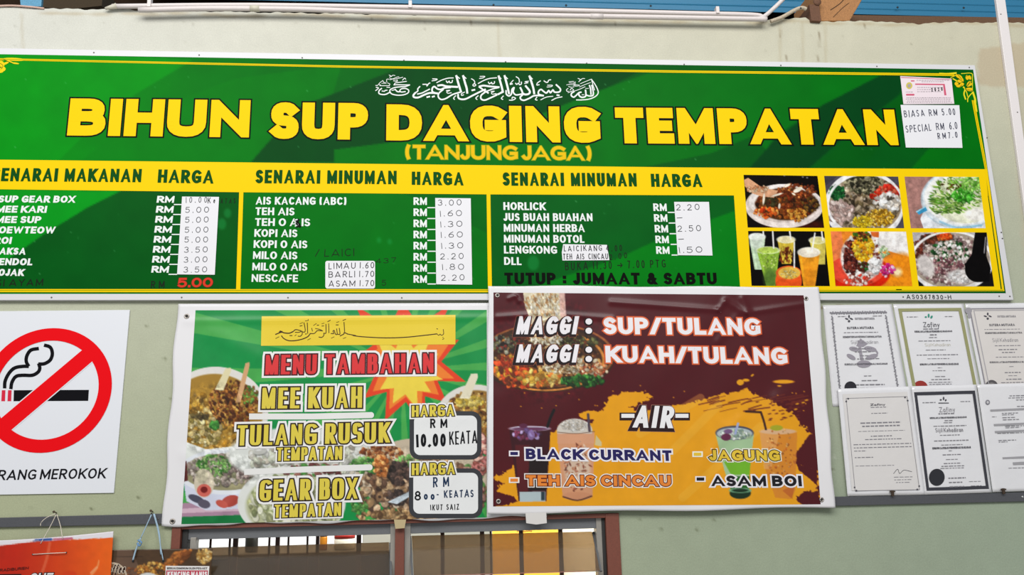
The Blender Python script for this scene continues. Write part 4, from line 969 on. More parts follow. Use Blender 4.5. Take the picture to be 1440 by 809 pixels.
blk.stroke(S([(40,725),(45,660),(80,590),(130,545),(200,532),(252,532)]), 4.9, caps=.0).stroke(S([(252,532),(230,490),(235,440),(270,390),(340,375)]), 4.9, caps=0)
blk.stroke(S([(95,725),(105,670),(140,620),(200,610),(280,610),(330,585),(348,550),(340,512)]), 4.9, caps=.2).stroke(S([(335,512),(390,508),(440,475),(458,420),(440,365),(385,345)]), 4.9, caps=0)
blk.build('cigarette_and_smoke', ink('17161a'), ns, NF + .0003, 'black cigarette with curling smoke')
rs_ = Ink()
for a in (2, 10.7, -7, -16): rs_.add([(a + .6, 549), (a + 5.6, 549), (a + 5, 564.5), (a - .2, 564.5)])
rs_.build('ember_stripes', ink('e0324a'), ns, NF + .0003)
ang = math.atan2((P(100, 516)[2] - P(10, 592)[2]), (P(100, 516)[0] - P(10, 592)[0]))
def diag(name, hw, m, off, L):
    c, s_ = math.cos(ang), math.sin(ang)
    v = [(C0[0] + a * L * c - b * hw * s_, -off, C0[2] + a * L * s_ + b * hw * c) for a, b in ((-1, -1), (1, -1), (1, 1), (-1, 1))]
    finish(name, mesh_from(name, v, [(0, 1, 2, 3)]), m, ns)
diag('bar_keyline', Rr * .145, NSW, NF + .0006, Ri * .99); diag('red_bar', Rr * .128, red, NF + .0009, Rr * .93)
wring('red_ring', Ri, Rr, red, NF + .0010)
text(ns, 'DILARANG MEROKOK', (-48, 676.5), (148, 673), 14.6, 2.5, 2.3, [(0, ink('1c1c20'), NF + .0003)], slant=.10, gap=.15, space=.4)

# ================================================================ vinyl banners
def creases(lst):
    def f(px, py):
        o = np.zeros(np.broadcast(px, py).shape)
        for (ax, ay, bx, by, wd, am) in lst:
            dx, dy = bx - ax, by - ay; t = np.clip(((px - ax) * dx + (py - ay) * dy) / (dx * dx + dy * dy), 0, 1)
            dd = np.hypot(px - ax - t * dx, py - ay - t * dy); o = o + am * np.exp(-(dd / wd) ** 2)
        return o
    return f
g_cr = creases([(262, 452, 690, 447, 5, .0014), (360, 500, 300, 470, 14, .002), (262, 640, 330, 735, 10, .002), (500, 440, 560, 735, 30, .002), (640, 440, 680, 560, 16, .0025), (300, 735, 330, 700, 7, .003), (420, 735, 470, 600, 16, .002), (600, 735, 640, 660, 12, .002), (560, 590, 690, 586, 9, .0012)])
def g_off(px, py): return .0105 + g_cr(px, py) + .0012 * np.sin(px * .021 + py * .013) + .0006 * np.sin(px * .05 - py * .031)
m_cr = creases([(700, 446, 770, 441, 4, .0022), (770, 441, 860, 448, 4, .0018), (860, 425, 1010, 436, 4, .0024), (1010, 436, 1020, 424, 4, .0022), (1020, 424, 1050, 440, 5, .0025), (1050, 440, 1130, 428, 4, .002), (1044, 420, 1066, 468, 5, .0022), (1010, 480, 1040, 440, 6, .0015),
               (716, 420, 724, 416, 3, .002), (730, 424, 726, 418, 3, .002), (960, 700, 1020, 600, 10, .0018), (1000, 640, 1040, 590, 8, .002), (1060, 700, 1100, 560, 14, .0016), (1110, 640, 1090, 560, 9, .0016), (900, 700, 960, 560, 18, .0012), (700, 560, 712, 700, 14, .001)])
def m_off(px, py):
    e = np.exp(-((px - 1168) / 12.0) ** 2) * .004 * np.clip((py - 560) / 150, 0, 1)
    return .0225 + m_cr(px, py) + e + .0012 * np.sin(px * .018 + 1) * np.sin(py * .022) + .0006 * np.sin(px * .06 + py * .04)
m_vin = mat('printed vinyl', rough=.3, spec=.32, attr=True); m_vw = mat('white vinyl', 'eeecee', rough=.4, spec=.4)
def eyelet(px, py, off, parent, r=.0075):
    o = lathe('eyelet', P(px, py, off), [(r, 0), (r * .9, .0012), (r * .55, .0012), (r * .5, .0004)], mat('tin eyelet', 'b8b0a8', rough=.35, metallic=.7), parent, 18, 'y')
    c = P(px, py, off + .0008); n = 12
    finish('eyelet_hole', mesh_from('eyelet_hole', [(c[0] + r * .55 * math.cos(6.283 * k / n), c[1], c[2] + r * .55 * math.sin(6.283 * k / n)) for k in range(n)], [list(range(n))]), mat('eyelet shadow', '2a2622', rough=.8), o)

# ---- green banner, menu tambahan
gb = empty('menu_banner', 'green vinyl banner headed MENU TAMBAHAN hanging below the sign', 'banner')
def wob(pp, U, V):
    q = pp.copy(); q[..., 0] += 1.6 * np.sin(V * 17 + 1) * (U < .02); q[..., 1] += (1.5 * np.sin(U * 19) + 1.0 * np.sin(U * 47)) * np.clip((V - .9) * 10, 0, 1); return q
grid('vinyl_sheet', [(249.5, 427.5), (768, 426), (769, 727), (228.5, 740)], g_off, m_vw, gb, step=4, fn=wob, thick=.0006, label='white edged vinyl sheet')
c = Canvas(225, 430, 690, 745, '0a9245', 2.0, 21)
for k in range(24):
    a0 = math.radians(-200 + k * 15); a1 = a0 + math.radians(5.5)
    c.poly([(565, 520), (565 + 520 * math.cos(a0), 520 + 520 * math.sin(a0)), (565 + 520 * math.cos(a1), 520 + 520 * math.sin(a1))], '72bd55', .6)
c.mottled(.05, 25)
def star(tips, cen, inner, k):
    pts = []
    for i in range(len(tips)):
        a = np.array(tips[i]); b = np.array(tips[(i + 1) % len(tips)]); cc = np.array(cen)
        pts += [tuple(cc + (a - cc) * k), tuple(cc + ((a + b) / 2 - cc) * inner * k)]
    return pts
tips = [(500, 430), (566, 424), (632, 428), (645, 478), (655, 537), (628, 566), (598, 606), (541, 592), (512, 560), (488, 512)]
c.poly(star(tips, (572, 510), .62, 1.0), 'e8421e'); c.poly(star(tips, (572, 512), .66, .80), 'f4832c'); c.poly(star(tips, (570, 528), .60, .62), 'f2d84a')
# upper left bowl
c.ell(303, 582, 74, 66, 'e6e2dc'); c.ell(301, 586, 68, 60, 'a8802e', soft=2); c.mottled(.02, 6)
c.scatter(295, 600, 58, 48, 200, ['c09438', 'a8781e', 'd8b05a', '8a6420', 'b89048'], 1.5, 6); c.scatter(286, 602, 26, 26, 100, ['d8c080', 'c8b070', '8a7a3a', 'e4d4a0'], 1.5, 5)
c.scatter(328, 568, 34, 32, 260, ['7a3e14', '9a5520', '5a2c10', 'b8742c', 'd0964a', '42200c'], 1, 3.6); c.scatter(350, 555, 12, 14, 50, ['4a7a2c', '6a9a3c', '8a5a24'], 1, 3); c.scatter(302, 598, 7, 6, 30, ['2f7a2c', '4a9a3c'], 1, 3); c.scatter(282, 586, 12, 4, 22, ['4a3a20', '6a5a30'], 1, 4)
c.poly([(302, 548), (317, 518), (325, 517), (325, 521), (314, 549)], 'e6dcb0'); c.poly([(331, 566), (345, 511), (351, 509), (351, 513), (338, 566)], 'd8a878')
c.poly([(252, 618), (290, 632), (380, 622), (380, 660), (252, 660)], 'e8ece6'); 
# lower left bowl
c.poly([(250, 708), (390, 700), (390, 745), (250, 745)], 'b08aa0'); c.poly([(250, 716), (400, 706), (400, 716), (250, 722)], 'd8b8c8')
c.poly([(255, 655), (375, 655), (366, 690), (345, 715), (290, 718), (262, 705)], 'd8dcee'); c.ell(318, 664, 68, 32, 'e8ecf2'); c.ell(317, 664, 60, 26, '9a9470')
c.scatter(316, 660, 54, 22, 200, ['b8a89c', '9a8a80', 'd0c4b8', '7a6a64', 'c8bcae', '8a8a6a'], 1.6, 5); c.scatter(300, 655, 24, 15, 90, ['4a8a34', '78b058', '2f6a24', 'a0c878'], .8, 2.4, 3); c.scatter(345, 660, 16, 14, 60, ['8a7470', '6a5854', 'b09c94', 'c4b4ac'], 1.4, 4, 2)
c.poly([(250, 655), (262, 648), (264, 676), (250, 680)], '5a2220'); c.ell(287, 680, 14, 20, 'd8ccb4'); c.ell(287, 690, 10, 9, 'd86a5c'); c.ell(287, 689, 5, 4.5, '7a1a18'); c.ell(284, 670, 8, 10, 'c8c0a4')
c.ell(324, 705, 13, 8, 'b4483c', -.3); c.ell(312, 709, 9, 5, 'c8584a', .4); c.ell(276, 702, 12, 5, '4c4c5e', .4); c.ell(287, 709, 9, 6, '5c5666', .3); c.ell(343, 700, 8, 3, '5a5a6a', -.5)
c.poly([(228, 728), (400, 722), (400, 745), (228, 745)], '0b7a3c')
# middle bowl, right meat, lower bowl
c.ell(430, 640, 110, 40, 'dfe2dc', soft=3); c.scatter(440, 645, 90, 24, 160, ['e8e8e0', 'c8ccb8', 'b8b0a0', 'dcd8cc'], 2, 7, 2)
c.ell(596, 668, 96, 52, 'c8b8a0'); c.scatter(590, 690, 92, 46, 420, ['8a6a4c', '6a4c38', 'a8845c', '5a4234', 'b89a74', '7a5a40', 'c8a888'], 2, 7.5)
c.scatter(536, 637, 30, 10, 110, ['8a4420', 'a85c2c', '6a3418', 'c88a54', 'd8b890'], 1, 3.4); c.scatter(515, 654, 22, 10, 60, ['4a8a3c', '6aa850', '2c6a2c', '8ac070'], 1.6, 5); c.scatter(572, 650, 16, 10, 40, ['6fae54', '8ac870', 'd8c89c'], 1.5, 4)
c.scatter(536, 656, 11, 14, 50, ['c87a3c', 'a85a24', 'e0a060'], 1.6, 4.4); c.scatter(562, 665, 14, 16, 60, ['4a3a34', '2c2420', '6a5044'], 2, 6); c.scatter(558, 700, 14, 10, 30, ['3a302c', '5a4840'], 2, 5)
c.poly([(545, 706), (578, 690), (578, 697), (558, 709)], 'c8d4dc'); c.scatter(505, 712, 12, 10, 40, ['5a9a40', '7ab060', '3f7a30'], 1, 3.5)
c.scatter(660, 690, 20, 36, 120, ['8a4a44', 'a86a5c', '6a3430', 'c09080', '5a8a44'], 2, 6); c.scatter(560, 726, 60, 10, 90, ['b08a5c', '8a6a44', '6a4c30', 'c8a474'], 2, 5)
c.ell(410, 708, 76, 52, 'e6e8e2'); c.ell(414, 712, 68, 46, 'b8bc94', soft=4); c.scatter(414, 710, 62, 40, 220, ['c8cca0', 'a8ac7c', 'd8dcb8', '8a9464', 'e0e0c8', '9aa070'], 2.5, 8, 2.2, rot=1.2)
c.scatter(440, 662, 40, 8, 30, ['6a3434', '4a8a3c', '8a5a50'], 2, 6)
# right bowl
c.ell(668, 590, 56, 49, 'e4e0d8'); c.ell(670, 592, 49, 43, '9a7434', soft=2); c.scatter(668, 580, 40, 30, 220, ['7a4a1c', 'a8702c', '5a3414', 'c89848', 'd8b870'], 1.2, 4); c.scatter(660, 566, 20, 8, 50, ['c8a83c', 'e0c86c'], 1.5, 4)
c.poly([(646, 560), (662, 526), (671, 525), (672, 530), (660, 561)], 'e8e0c4'); c.scatter(676, 640, 10, 30, 60, ['c87a74', '8a4a40', 'e0b0a0'], 2, 6)
c.grit(300, 590, 64, 56); c.grit(320, 662, 60, 26); c.grit(590, 680, 96, 56); c.grit(670, 600, 50, 50); c.grit(414, 710, 64, 40, .12, .9, .12)
grid('printed_sheet', [(275, 436.5), (684.5, 436), (684.5, 728), (255, 737.5)], lambda a, b: g_off(a, b) + .0005, m_vin, gb, step=1.15, canvas=c, label='green sunburst print with soup bowls')
G1, G2, G3, G4 = .0010, .0014, .0018, .0022
goff = lambda l: (lambda a, b: g_off(a, b) + l)
V = lambda s_: ink(s_, 'vinyl')
yp = Ink(); yp.band(((368, 445), (640.5, 443)), ((367, 486.5), (640.5, 484.5)), 3); yp.build('yellow_plate', V('f0d33a'), gb, goff(G1))
cb = Ink()
callig(cb, 380, 445, 12, [(18,[(90,305),(160,275),(170,250),(200,265),(240,280),(320,285),(380,260)]),(28,[(155,270),(200,262)]),(14,[(380,265),(430,225),(520,245)]),(12,[(420,270),(480,270),(540,250)]),(13,[(470,335),(510,335),(540,300),(540,265),(580,265),(590,220),(570,110)]),
 (13,[(625,110),(632,290)]),(9,[(590,75),(640,70),(640,50)]),(16,[(190,330),(230,375),(310,410),(420,410),(540,385),(630,345),(670,300)]),(12,[(500,165),(540,155)]),(8,[(500,125),(550,105)]),(13,[(670,290),(740,290),(770,265),(800,240),(880,245)]),(11,[(760,205),(830,220),(885,245)]),(11,[(700,200),(712,250)]),
 (8,[(730,155),(780,120)]),(12,[(790,150),(820,150)]),(13,[(820,350),(870,355),(905,320),(905,285),(940,280),(940,135)]),(11,[(870,165),(905,160)]),(8,[(870,125),(910,115)]),(11,[(985,125),(990,280)]),(11,[(970,90),(1015,65)]),(13,[(1025,290),(1070,290),(1060,250),(1080,240),(1100,300),(1130,300),(1120,210)]),
 (13,[(1130,300),(1175,300),(1165,200)]),(13,[(1110,145),(1150,145)]),(8,[(1115,105),(1160,90)]),(13,[(1245,100),(1255,260)]),(11,[(1225,70),(1275,50)]),(15,[(1180,330),(1240,300),(1250,275),(1300,295)]),(8,[(1030,370),(1080,345)]),(8,[(1230,375),(1280,355)]),(8,[(90,375),(150,345)]),(8,[(630,400),(680,375)]),(13,[(330,325),(370,325)]),(15,[(595,300),(610,295)]),(9,[(415,330),(440,310)]),
 (15,[(1300,298),(1440,325)])])
callig(cb, 360, 440, 5.05, [(6.5,[(690,162),(750,170),(900,178),(1050,175),(1200,160),(1285,150)]),(4.5,[(1285,150),(1297,160),(1308,152),(1316,160),(1332,150),(1330,118)]),(5,[(1284,113),(1290,116)]),(4,[(1325,190),(1335,182)]),(4,[(1326,176),(1330,174)])])
cb.build('calligraphy', V('3a1c0a'), gb, goff(G2), 'dark brown calligraphic inscription')
def imp(s_, a, b, c_, d_, h, w, fill, h1=None):
    text(gb, s_, (a, b), (c_, d_), h, w, w * .62, [(h * .13 + 1.2, V('f6f4f2'), 0), (h * .05 + .5, V('2b1a0c' if fill != 'e23a3c' else '4a0f14'), .0003), (0, V(fill), .0006)], goff(G2), gap=.13, space=.42, h1=h1, font=POSTER)
imp('MENU TAMBAHAN', 372.5, 527, 610, 524.5, 27.5, 6.2, 'e23a3c')
imp('MEE KUAH', 367.5, 575, 509, 573.6, 29.5, 6.5, 'e4d04c'); imp('TULANG RUSUK', 333, 627, 548, 622.5, 28.5, 6.3, 'e4d04c'); imp('GEAR BOX', 364.5, 705, 503, 701.5, 29.5, 6.6, 'e4d04c')
wb = Ink(); wb.stroke([(352, 586), (440, 586), (521, 584)], 8.4, smooth=False, caps=.2).ellipse(522, 584, 4, 4.2); wb.build('white_bar', V('f0efec'), gb, goff(G1)); wb = Ink(); wb.stroke([(345, 664), (440, 660), (519, 657.5)], 8.4, smooth=False, caps=.2).ellipse(520, 657.5, 4, 4.2)
wb.build('white_bar', V('f0efec'), gb, goff(G1))
imp('TEMPATAN', 388.5, 648.5, 481, 646.5, 18.4, 3.9, 'e4d04c'); imp('TEMPATAN', 385.5, 728.5, 479.5, 725.5, 18.2, 3.9, 'e4d04c')
for q in ((576, 578.5, 677, 646.5), (575, 659, 678.5, 729)):
    I = Ink(); x0_, y0_, x1_, y1_ = q
    ro = rounded(x0_, y0_, x1_, y1_, 14); cxm, cym = (x0_ + x1_) / 2, (y0_ + y1_) / 2
    def fan(pts, I):
        pts = np.array(pts); cc = np.array([cxm, cym])
        for k in range(len(pts)):
            a_, b_ = pts[k], pts[(k + 1) % len(pts)]; nseg = max(1, int(np.linalg.norm(b_ - a_) / 8))
            for j in range(nseg):
                p_, q_ = a_ + (b_ - a_) * j / nseg, a_ + (b_ - a_) * (j + 1) / nseg
                prev = [p_, q_]
                for r_ in (.8, .6, .4, .2):
                    nx_ = [cc + (p_ - cc) * r_, cc + (q_ - cc) * r_]; I.add([prev[0], prev[1], nx_[1], nx_[0]]); prev = nx_
                I.add([prev[0], prev[1], cc])
    fan(ro, I); I.build('price_box_frame', V('3b3c40'), gb, goff(G1))
    I = Ink(); fan(rounded(x0_ + 6.2, y0_ + 6.2, x1_ - 6.2, y1_ - 6.2, 8.5), I); I.build('price_box', V('f1f2f2'), gb, goff(G2))
imp('HARGA', 579, 586.5, 639, 585, 15.6, 3.8, 'e4d04c'); imp('HARGA', 579, 668.5, 640, 667, 16.4, 3.9, 'e4d04c')
pb = ink('16181c', 'pen'); pn = ink('1c3454', 'pen')
pen(gb, 'RM', 605, 602, 629, 602, 13, 2.3, pb, goff(G3)); pen(gb, '10.00', 585, 629, 627, 628, 18, 3.4, pb, goff(G3), jit=.02); pen(gb, 'KEATA', 632, 626, 671, 623.5, 18, 2.0, pb, goff(G3))
pen(gb, 'RM', 609, 685.5, 631.5, 684.5, 14, 2.0, pn, goff(G3)); pen(gb, '8', 583, 704, 592, 704, 13, 2.2, pb, goff(G3)); pen(gb, '00', 596, 703, 611, 703, 8, 2.2, pn, goff(G3)); pen(gb, '- KEATAS', 614, 701, 666, 699, 10.5, 1.6, pn, goff(G3)); pen(gb, 'IKUT SAIZ', 605, 718, 645.5, 717, 8, 1.2, pb, goff(G3))
for a, b in ((262.5, 445), (242.5, 733.5)): eyelet(a, b, float(g_off(a, b)) + .0006, gb)

# ---- maroon banner
mb = empty('menu_banner', 'maroon and orange vinyl banner headed MAGGI overlapping the sign bottom edge', 'banner')
def wob2(pp, U, V_):
    q = pp.copy(); q[..., 0] += (3.5 * np.sin(V_ * 3.1) - 5 * np.clip(V_ - .0, 0, 1) * (1 - V_) * 2) * U * .35 + 1.0 * np.sin(V_ * 21) * (U > .97) + .8 * np.sin(V_ * 19) * (U < .03); q[..., 1] += 1.3 * np.sin(U * 13) * (V_ > .97) + .7 * np.sin(U * 15 + 1) * (V_ < .03); return q
grid('vinyl_sheet', [(686.5, 402), (1151, 404), (1174, 714), (685.5, 723)], m_off, m_vw, mb, step=3.2, fn=wob2, thick=.0006, label='white edged vinyl sheet')
c = Canvas(690, 405, 1162, 720, '500c15', 2.0, 31)
OR = 'eda312'
c.poly([(694, 671), (712, 664), (722, 655), (728, 660), (740, 655), (772, 612), (792, 596), (830, 596), (846, 580), (852, 566), (858, 558), (880, 551), (905, 552), (920, 558), (900, 566), (884, 573), (900, 580), (930, 572), (960, 569), (990, 562), (1020, 553), (1050, 547), (1056, 552), (1082, 562), (1102, 573), (1118, 585), (1136, 606), (1142, 620),
        (1118, 638), (1116, 652), (1150, 664), (1152, 700), (1152, 714), (694, 714), (724, 702), (694, 692), (706, 680)], OR, rough=3.2, cell=4, stretch=2.5)
c.poly([(812, 583), (826, 578), (850, 579), (860, 582), (846, 590), (822, 590)], OR, rough=2, cell=4); c.poly([(694, 714), (740, 692), (760, 714)], OR, rough=2, cell=4)
c.poly([(1137, 612), (1146, 606), (1150, 640), (1132, 645), (1117, 641)], '500c15', rough=1.6, cell=4); c.poly([(1118, 650), (1132, 656), (1148, 660), (1150, 684), (1136, 672), (1124, 662)], '500c15', rough=1.6, cell=4)
c.poly([(1120, 702), (1128, 693), (1152, 690), (1154, 712), (1128, 712)], '500c15', rough=3.5, cell=4)
c.poly([(694, 690), (722, 699), (728, 706), (700, 712), (694, 712)], '500c15', rough=2.4, cell=4)
c.ell(1041, 538, 5, 4, OR); c.ell(1049, 535, 5, 2, OR); c.ell(1102, 537, 15, 2.6, OR); c.ell(1058, 528, 2.5, 1.2, OR, rot=-.6); c.ell(1096, 543, 3, 1, OR)
for _ in range(26):
    x = 980 + c.rng.random() * 140; y = 560 + c.rng.random() * 20 - (x - 980) * .04; l = 8 + c.rng.random() * 30
    c.line([(x, y + 3), (x + l / 2, y), (x + l, y - 2.5)], .7 + c.rng.random() * 1.4, '6a2418', .85)
for _ in range(40): c.ell(1060 + c.rng.random() * 80, 562 + c.rng.random() * 30, 2.5, .9, '6a2418' if c.rng.random() < .6 else OR, rot=-.2)
for _ in range(30): c.ell(700 + c.rng.random() * 440, 540 + c.rng.random() * 40, 1.1, .8, OR, alpha=.8)
for a, b in (((985, 560), (900, 610)), ((1010, 570), (940, 640)), ((1070, 600), (960, 700))): c.line([a, b], 12, 'f4bb4a', .35)
# noodle bowl
c.poly([(735, 408), (793, 408), (796, 448), (800, 480), (772, 500), (742, 480), (744, 446), (738, 430)], 'e4d8b8'); 
c.ell(768, 505, 96, 47, '3c2014'); c.ell(764, 503, 92, 43, '4a2a16'); c.ring(768, 507, 81, 42, 2.2, 'd88a3a'); c.ring(770, 500, 92, 44, 2, '9a5a2a'); 
c.scatter(768, 508, 76, 38, 420, ['3c1c10', '6a3418', '8a5424', '2c160c', 'a8703a', '5a2c14', 'c89858'], 1.2, 4.4)
c.scatter(722, 522, 30, 20, 110, ['d8481c', 'e86a24', 'b83412', 'd8a02c', '6a2c14'], 1.5, 4.4, 2.2, ang=.5); c.scatter(760, 532, 30, 11, 100, ['d8a83c', 'e8c46a', 'b8802a', 'e06a24'], 1.5, 4.5, 2); c.scatter(712, 484, 22, 12, 60, ['5a5a3a', '2a2018', '8a8a78', '7a2418'], 1.5, 4)
c.scatter(830, 520, 24, 14, 70, ['c87a4a', 'e0b080', 'a8482c', 'd8c8a8'], 1.4, 3.4); c.scatter(818, 536, 30, 7, 60, ['2c6a24', '3f8a34', '1c3c18'], 1.5, 4.5, 2); c.scatter(812, 480, 30, 8, 60, ['3a3a1c', '6a6a3a', '2a1c10'], 1.5, 4)
c.scatter(765, 428, 27, 18, 200, ['efe4c8', 'dcc89c', 'f8f0dc', 'c8a06a', 'b8824a'], .8, 2, 3.6, rot=1.3); c.scatter(768, 470, 24, 20, 180, ['efe4c8', 'dcc89c', 'f8f0dc', 'b89a68'], .8, 2, 3.2); c.scatter(790, 512, 30, 14, 160, ['e4d8b8', 'c8b488', 'f4e8cc', '8a6a44'], .8, 2, 2.8)
c.poly([(786, 410), (794, 410), (796, 445), (788, 446)], 'd8a8a0', .8)
# drinks
c.poly([(716, 604), (774, 604), (768, 705), (729, 705)], '3c1018'); c.poly([(743, 640), (771, 640), (767, 690), (744, 690)], '1c1614', .85); c.poly([(724, 626), (745, 626), (742, 692), (729, 692)], '6a1c20', .6)
c.ell(745, 603, 29, 3.6, 'd8d4e8'); c.ell(745, 603.5, 26, 2.6, '6a3a5a'); c.scatter(744, 612, 22, 6, 20, ['7a5a9a', 'b8a4d8', '8a3a5a', '4a2238'], 2, 5.4); c.ell(747, 612, 5, 7, '9a84c4', alpha=.7); c.ell(736, 599, 6, 3.2, '5a2440')
c.line([(770, 600), (774, 588), (779, 577)], 4, '121012'); c.poly([(730, 692), (767, 691), (767, 705), (731, 706)], 'b4c4c8'); c.poly([(761, 692), (766, 692), (766, 704), (761, 704)], '2a3c44')
c.poly([(783, 608), (836, 608), (833, 698), (791, 698)], 'd89a72'); c.ell(812, 698, 21, 6, 'd0906a'); c.ell(808, 606, 25, 17, 'd8d0c4'); c.poly([(783, 610), (836, 610), (835, 624), (784, 624)], 'dca07c'); c.scatter(808, 598, 20, 8, 120, ['e8e2da', 'b8b0a0', 'f4f0ea', 'c8bcac'], .7, 1.6)
c.ell(812, 660, 18, 26, 'd8bca4', soft=5); c.scatter(812, 656, 18, 36, 60, ['8a4430', 'c87a54', 'e8c4a8', 'a8583c'], .7, 2, 3); c.line([(792, 699), (812, 704), (832, 698)], 2, '5a3428'); c.line([(784, 608), (810, 610), (836, 607)], 1, '7a5a48'); c.line([(827, 583), (829, 606)], 3.6, '50404c')
c.poly([(838, 612), (846, 622), (846, 628), (836, 626)], 'c8d0c8', .7)
c.poly([(1006, 610), (1060, 610), (1054, 660), (1050, 698), (1030, 698), (1018, 660)], 'a8c89a'); c.poly([(1034, 642), (1056, 642), (1054, 668), (1028, 668), (1018, 650)], '6fb81c', .9); c.poly([(1022, 670), (1054, 670), (1053, 698), (1030, 698)], '2c6a24')
c.ell(1041, 694, 15, 8, '12301a'); c.ring(1041, 690, 14, 3, 1, '7ab08a'); c.ell(1033, 609, 27, 10, '4a4a5c'); c.ell(1033, 610, 25, 8.4, 'b4c0c0'); c.scatter(1034, 611, 22, 7, 60, ['dce8e0', '8aa494', 'c8dcb0', 'f4f8f4'], 1, 3); c.ell(1024, 607, 6, 3.4, '7a5a84'); c.ell(1021, 615, 7, 5, '6a2c4c'); c.line([(1034, 610), (1038, 596)], 3.2, 'a8b4e0')
c.poly([(1068, 607), (1121, 608), (1118, 690), (1112, 702), (1090, 700), (1076, 660)], 'd8842e', .8); c.poly([(1068, 607), (1096, 608), (1084, 660), (1074, 660)], 'eab074', .6); c.ell(1094, 607, 26, 4, 'e0b48a'); c.scatter(1096, 640, 20, 40, 50, ['b85a1c', 'e8a860', 'c86a24'], .8, 2); c.ell(1092, 602, 9, 4, 'a8a824'); c.poly([(1100, 690), (1118, 680), (1114, 702)], 'b04a24', .5)
c.line([(1049, 579), (1070, 580)], 3, '3a1c14'); c.line([(1070, 580), (1074, 592), (1077, 604)], 3, '3a1c14')
c.mottled(.03, 14); c.grit(768, 490, 96, 84, .14)
grid('printed_sheet', [(694, 411.5), (1130, 415.5), (1154, 709.5), (693.5, 712.5)], lambda a, b: m_off(a, b) + .0005, m_vin, mb, step=1.15, canvas=c, fn=lambda pp, U, V_: pp + np.stack([(1.2 * np.sin(V_ * 3.1) - 2.4 * V_ * (1 - V_)) * U, 0 * U], -1), label='maroon and orange brushstroke print with noodle bowl and drinks')
moff = lambda l: (lambda a, b: m_off(a, b) + l)
def comic(s_, a, b, c_, d_, h, w, fill, outs, slant=0.0, gap=.1, wy=None, jit=0):
    ls = [(r_, V(cc), i_ * .0003) for i_, (r_, cc) in enumerate(outs)] + [(0, V(fill), len(outs) * .0003)]
    text(mb, s_, (a, b), (c_, d_), h, w, wy or w * .8, ls, moff(G1), slant=slant, gap=gap, space=.55, jit=jit)
WO = [(2.1, 'c8482c'), (1.5, 'e8703c')]
for y in (470.3, 510):
    text(mb, 'MAGGI', (723, y + 1.6), (808, y + 1.6), 25, 5.4, 5, [(2.6, V('b4604c'), 0), (2.2, V('1c0a0c'), .0003)], moff(G1), slant=.22, gap=.13)
    text(mb, 'MAGGI', (725, y), (810, y), 25.5, 6.1, 5.4, [(0, V('f6f2f6'), 0)], moff(G1 + .0007), slant=.22, gap=.13)
    I, J = Ink(), Ink()
    for yy_ in (y - 5, y - 18): J.ellipse(827.5, yy_ + .6, 6.6, 6, 16); I.ellipse(828, yy_, 4.7, 4.3, 16)
    J.build('colon_outline', V('1c0a0c'), mb, moff(G1)); I.build('colon', V('f6f2f6'), mb, moff(G2))
comic('SUP/TULANG', 849, 470, 1070, 471.4, 23.5, 6.9, 'f6f2f6', WO); comic('KUAH/TULANG', 852, 510, 1108, 512.6, 23.5, 6.9, 'f6f2f6', WO)
text(mb, 'AIR', (888, 603.4), (943, 604.5), 31, 6.8, 6, [(3.4, V('c8907c'), 0), (3.0, V('2a1014'), .0003)], moff(G1), slant=.22, gap=.16)
text(mb, 'AIR', (890, 601.4), (945, 602.5), 31, 6.8, 6, [(0, V('f6f4f6'), 0)], moff(G1 + .0007), slant=.22, gap=.16)
I, J = Ink(), Ink()
for a in (874.5, 950.5): J.stroke([(a - .5, 586), (a + 17, 586)], 11, smooth=False, caps=.25); I.stroke([(a + 1, 585), (a + 16, 585)], 5.6, smooth=False, caps=.3)
J.build('dash_outline', V('2a1014'), mb, moff(G1)); I.build('dash', V('f6f4f6'), mb, moff(G2))
def drink(s_, a, b, c_, d_, dx, dy, fill, outs):
    comic(s_, a, b, c_, d_, 15, 4.7, fill, outs, gap=.16)
    I = Ink(); I.stroke([(dx + 2, dy), (dx + 10, dy)], 4.4, smooth=False, caps=.3); J = Ink(); J.stroke([(dx + 1, dy), (dx + 11, dy)], 8.0, smooth=False, caps=.3)
    J.build('dash_outline', V(outs[0][1]), mb, moff(G1)); I.build('dash', V(fill), mb, moff(G2))
drink('BLACK CURRANT', 739.5, 646, 945, 648.6, 717, 638, '241c5c', [(2.2, 'f4f0f4')]); drink('TEH AIS CINCAU', 740, 683.4, 944, 684, 717, 675.5, 'ee8a34', [(2.5, 'f6f0ea'), (1.2, '6a2410')])
drink('JAGUNG', 998, 648, 1097, 648.4, 975, 639, 'ecc83c', [(2.5, 'f6f4e4'), (1.2, '4a3410')]); drink('ASAM BOI', 1001, 684, 1128, 684.2, 979, 674, '16121a', [(2.2, 'f4f0f4')])
for a, b in ((699.5, 415.5), (701, 705.5), (1133.5, 420), (1155.5, 703)): eyelet(a, b, float(m_off(a, b)) + .0008, mb, .0068)
tp = slab('tape_piece', [(739, 722), (768, 721), (769, 736), (754, 738), (740, 736)], .0215, .0222, mat('frosted tape', 'e4e0dc', rough=.4), label='strip of white tape under the maroon banner bottom edge', cat='tape')
slab('tape_piece', [(554, 731), (571, 731), (569, 743), (556, 744)], .0195, .0203, mat('yellowed tape', 'c8b488', rough=.4), label='yellowed tape scrap at the green banner bottom over the window post', cat='tape')

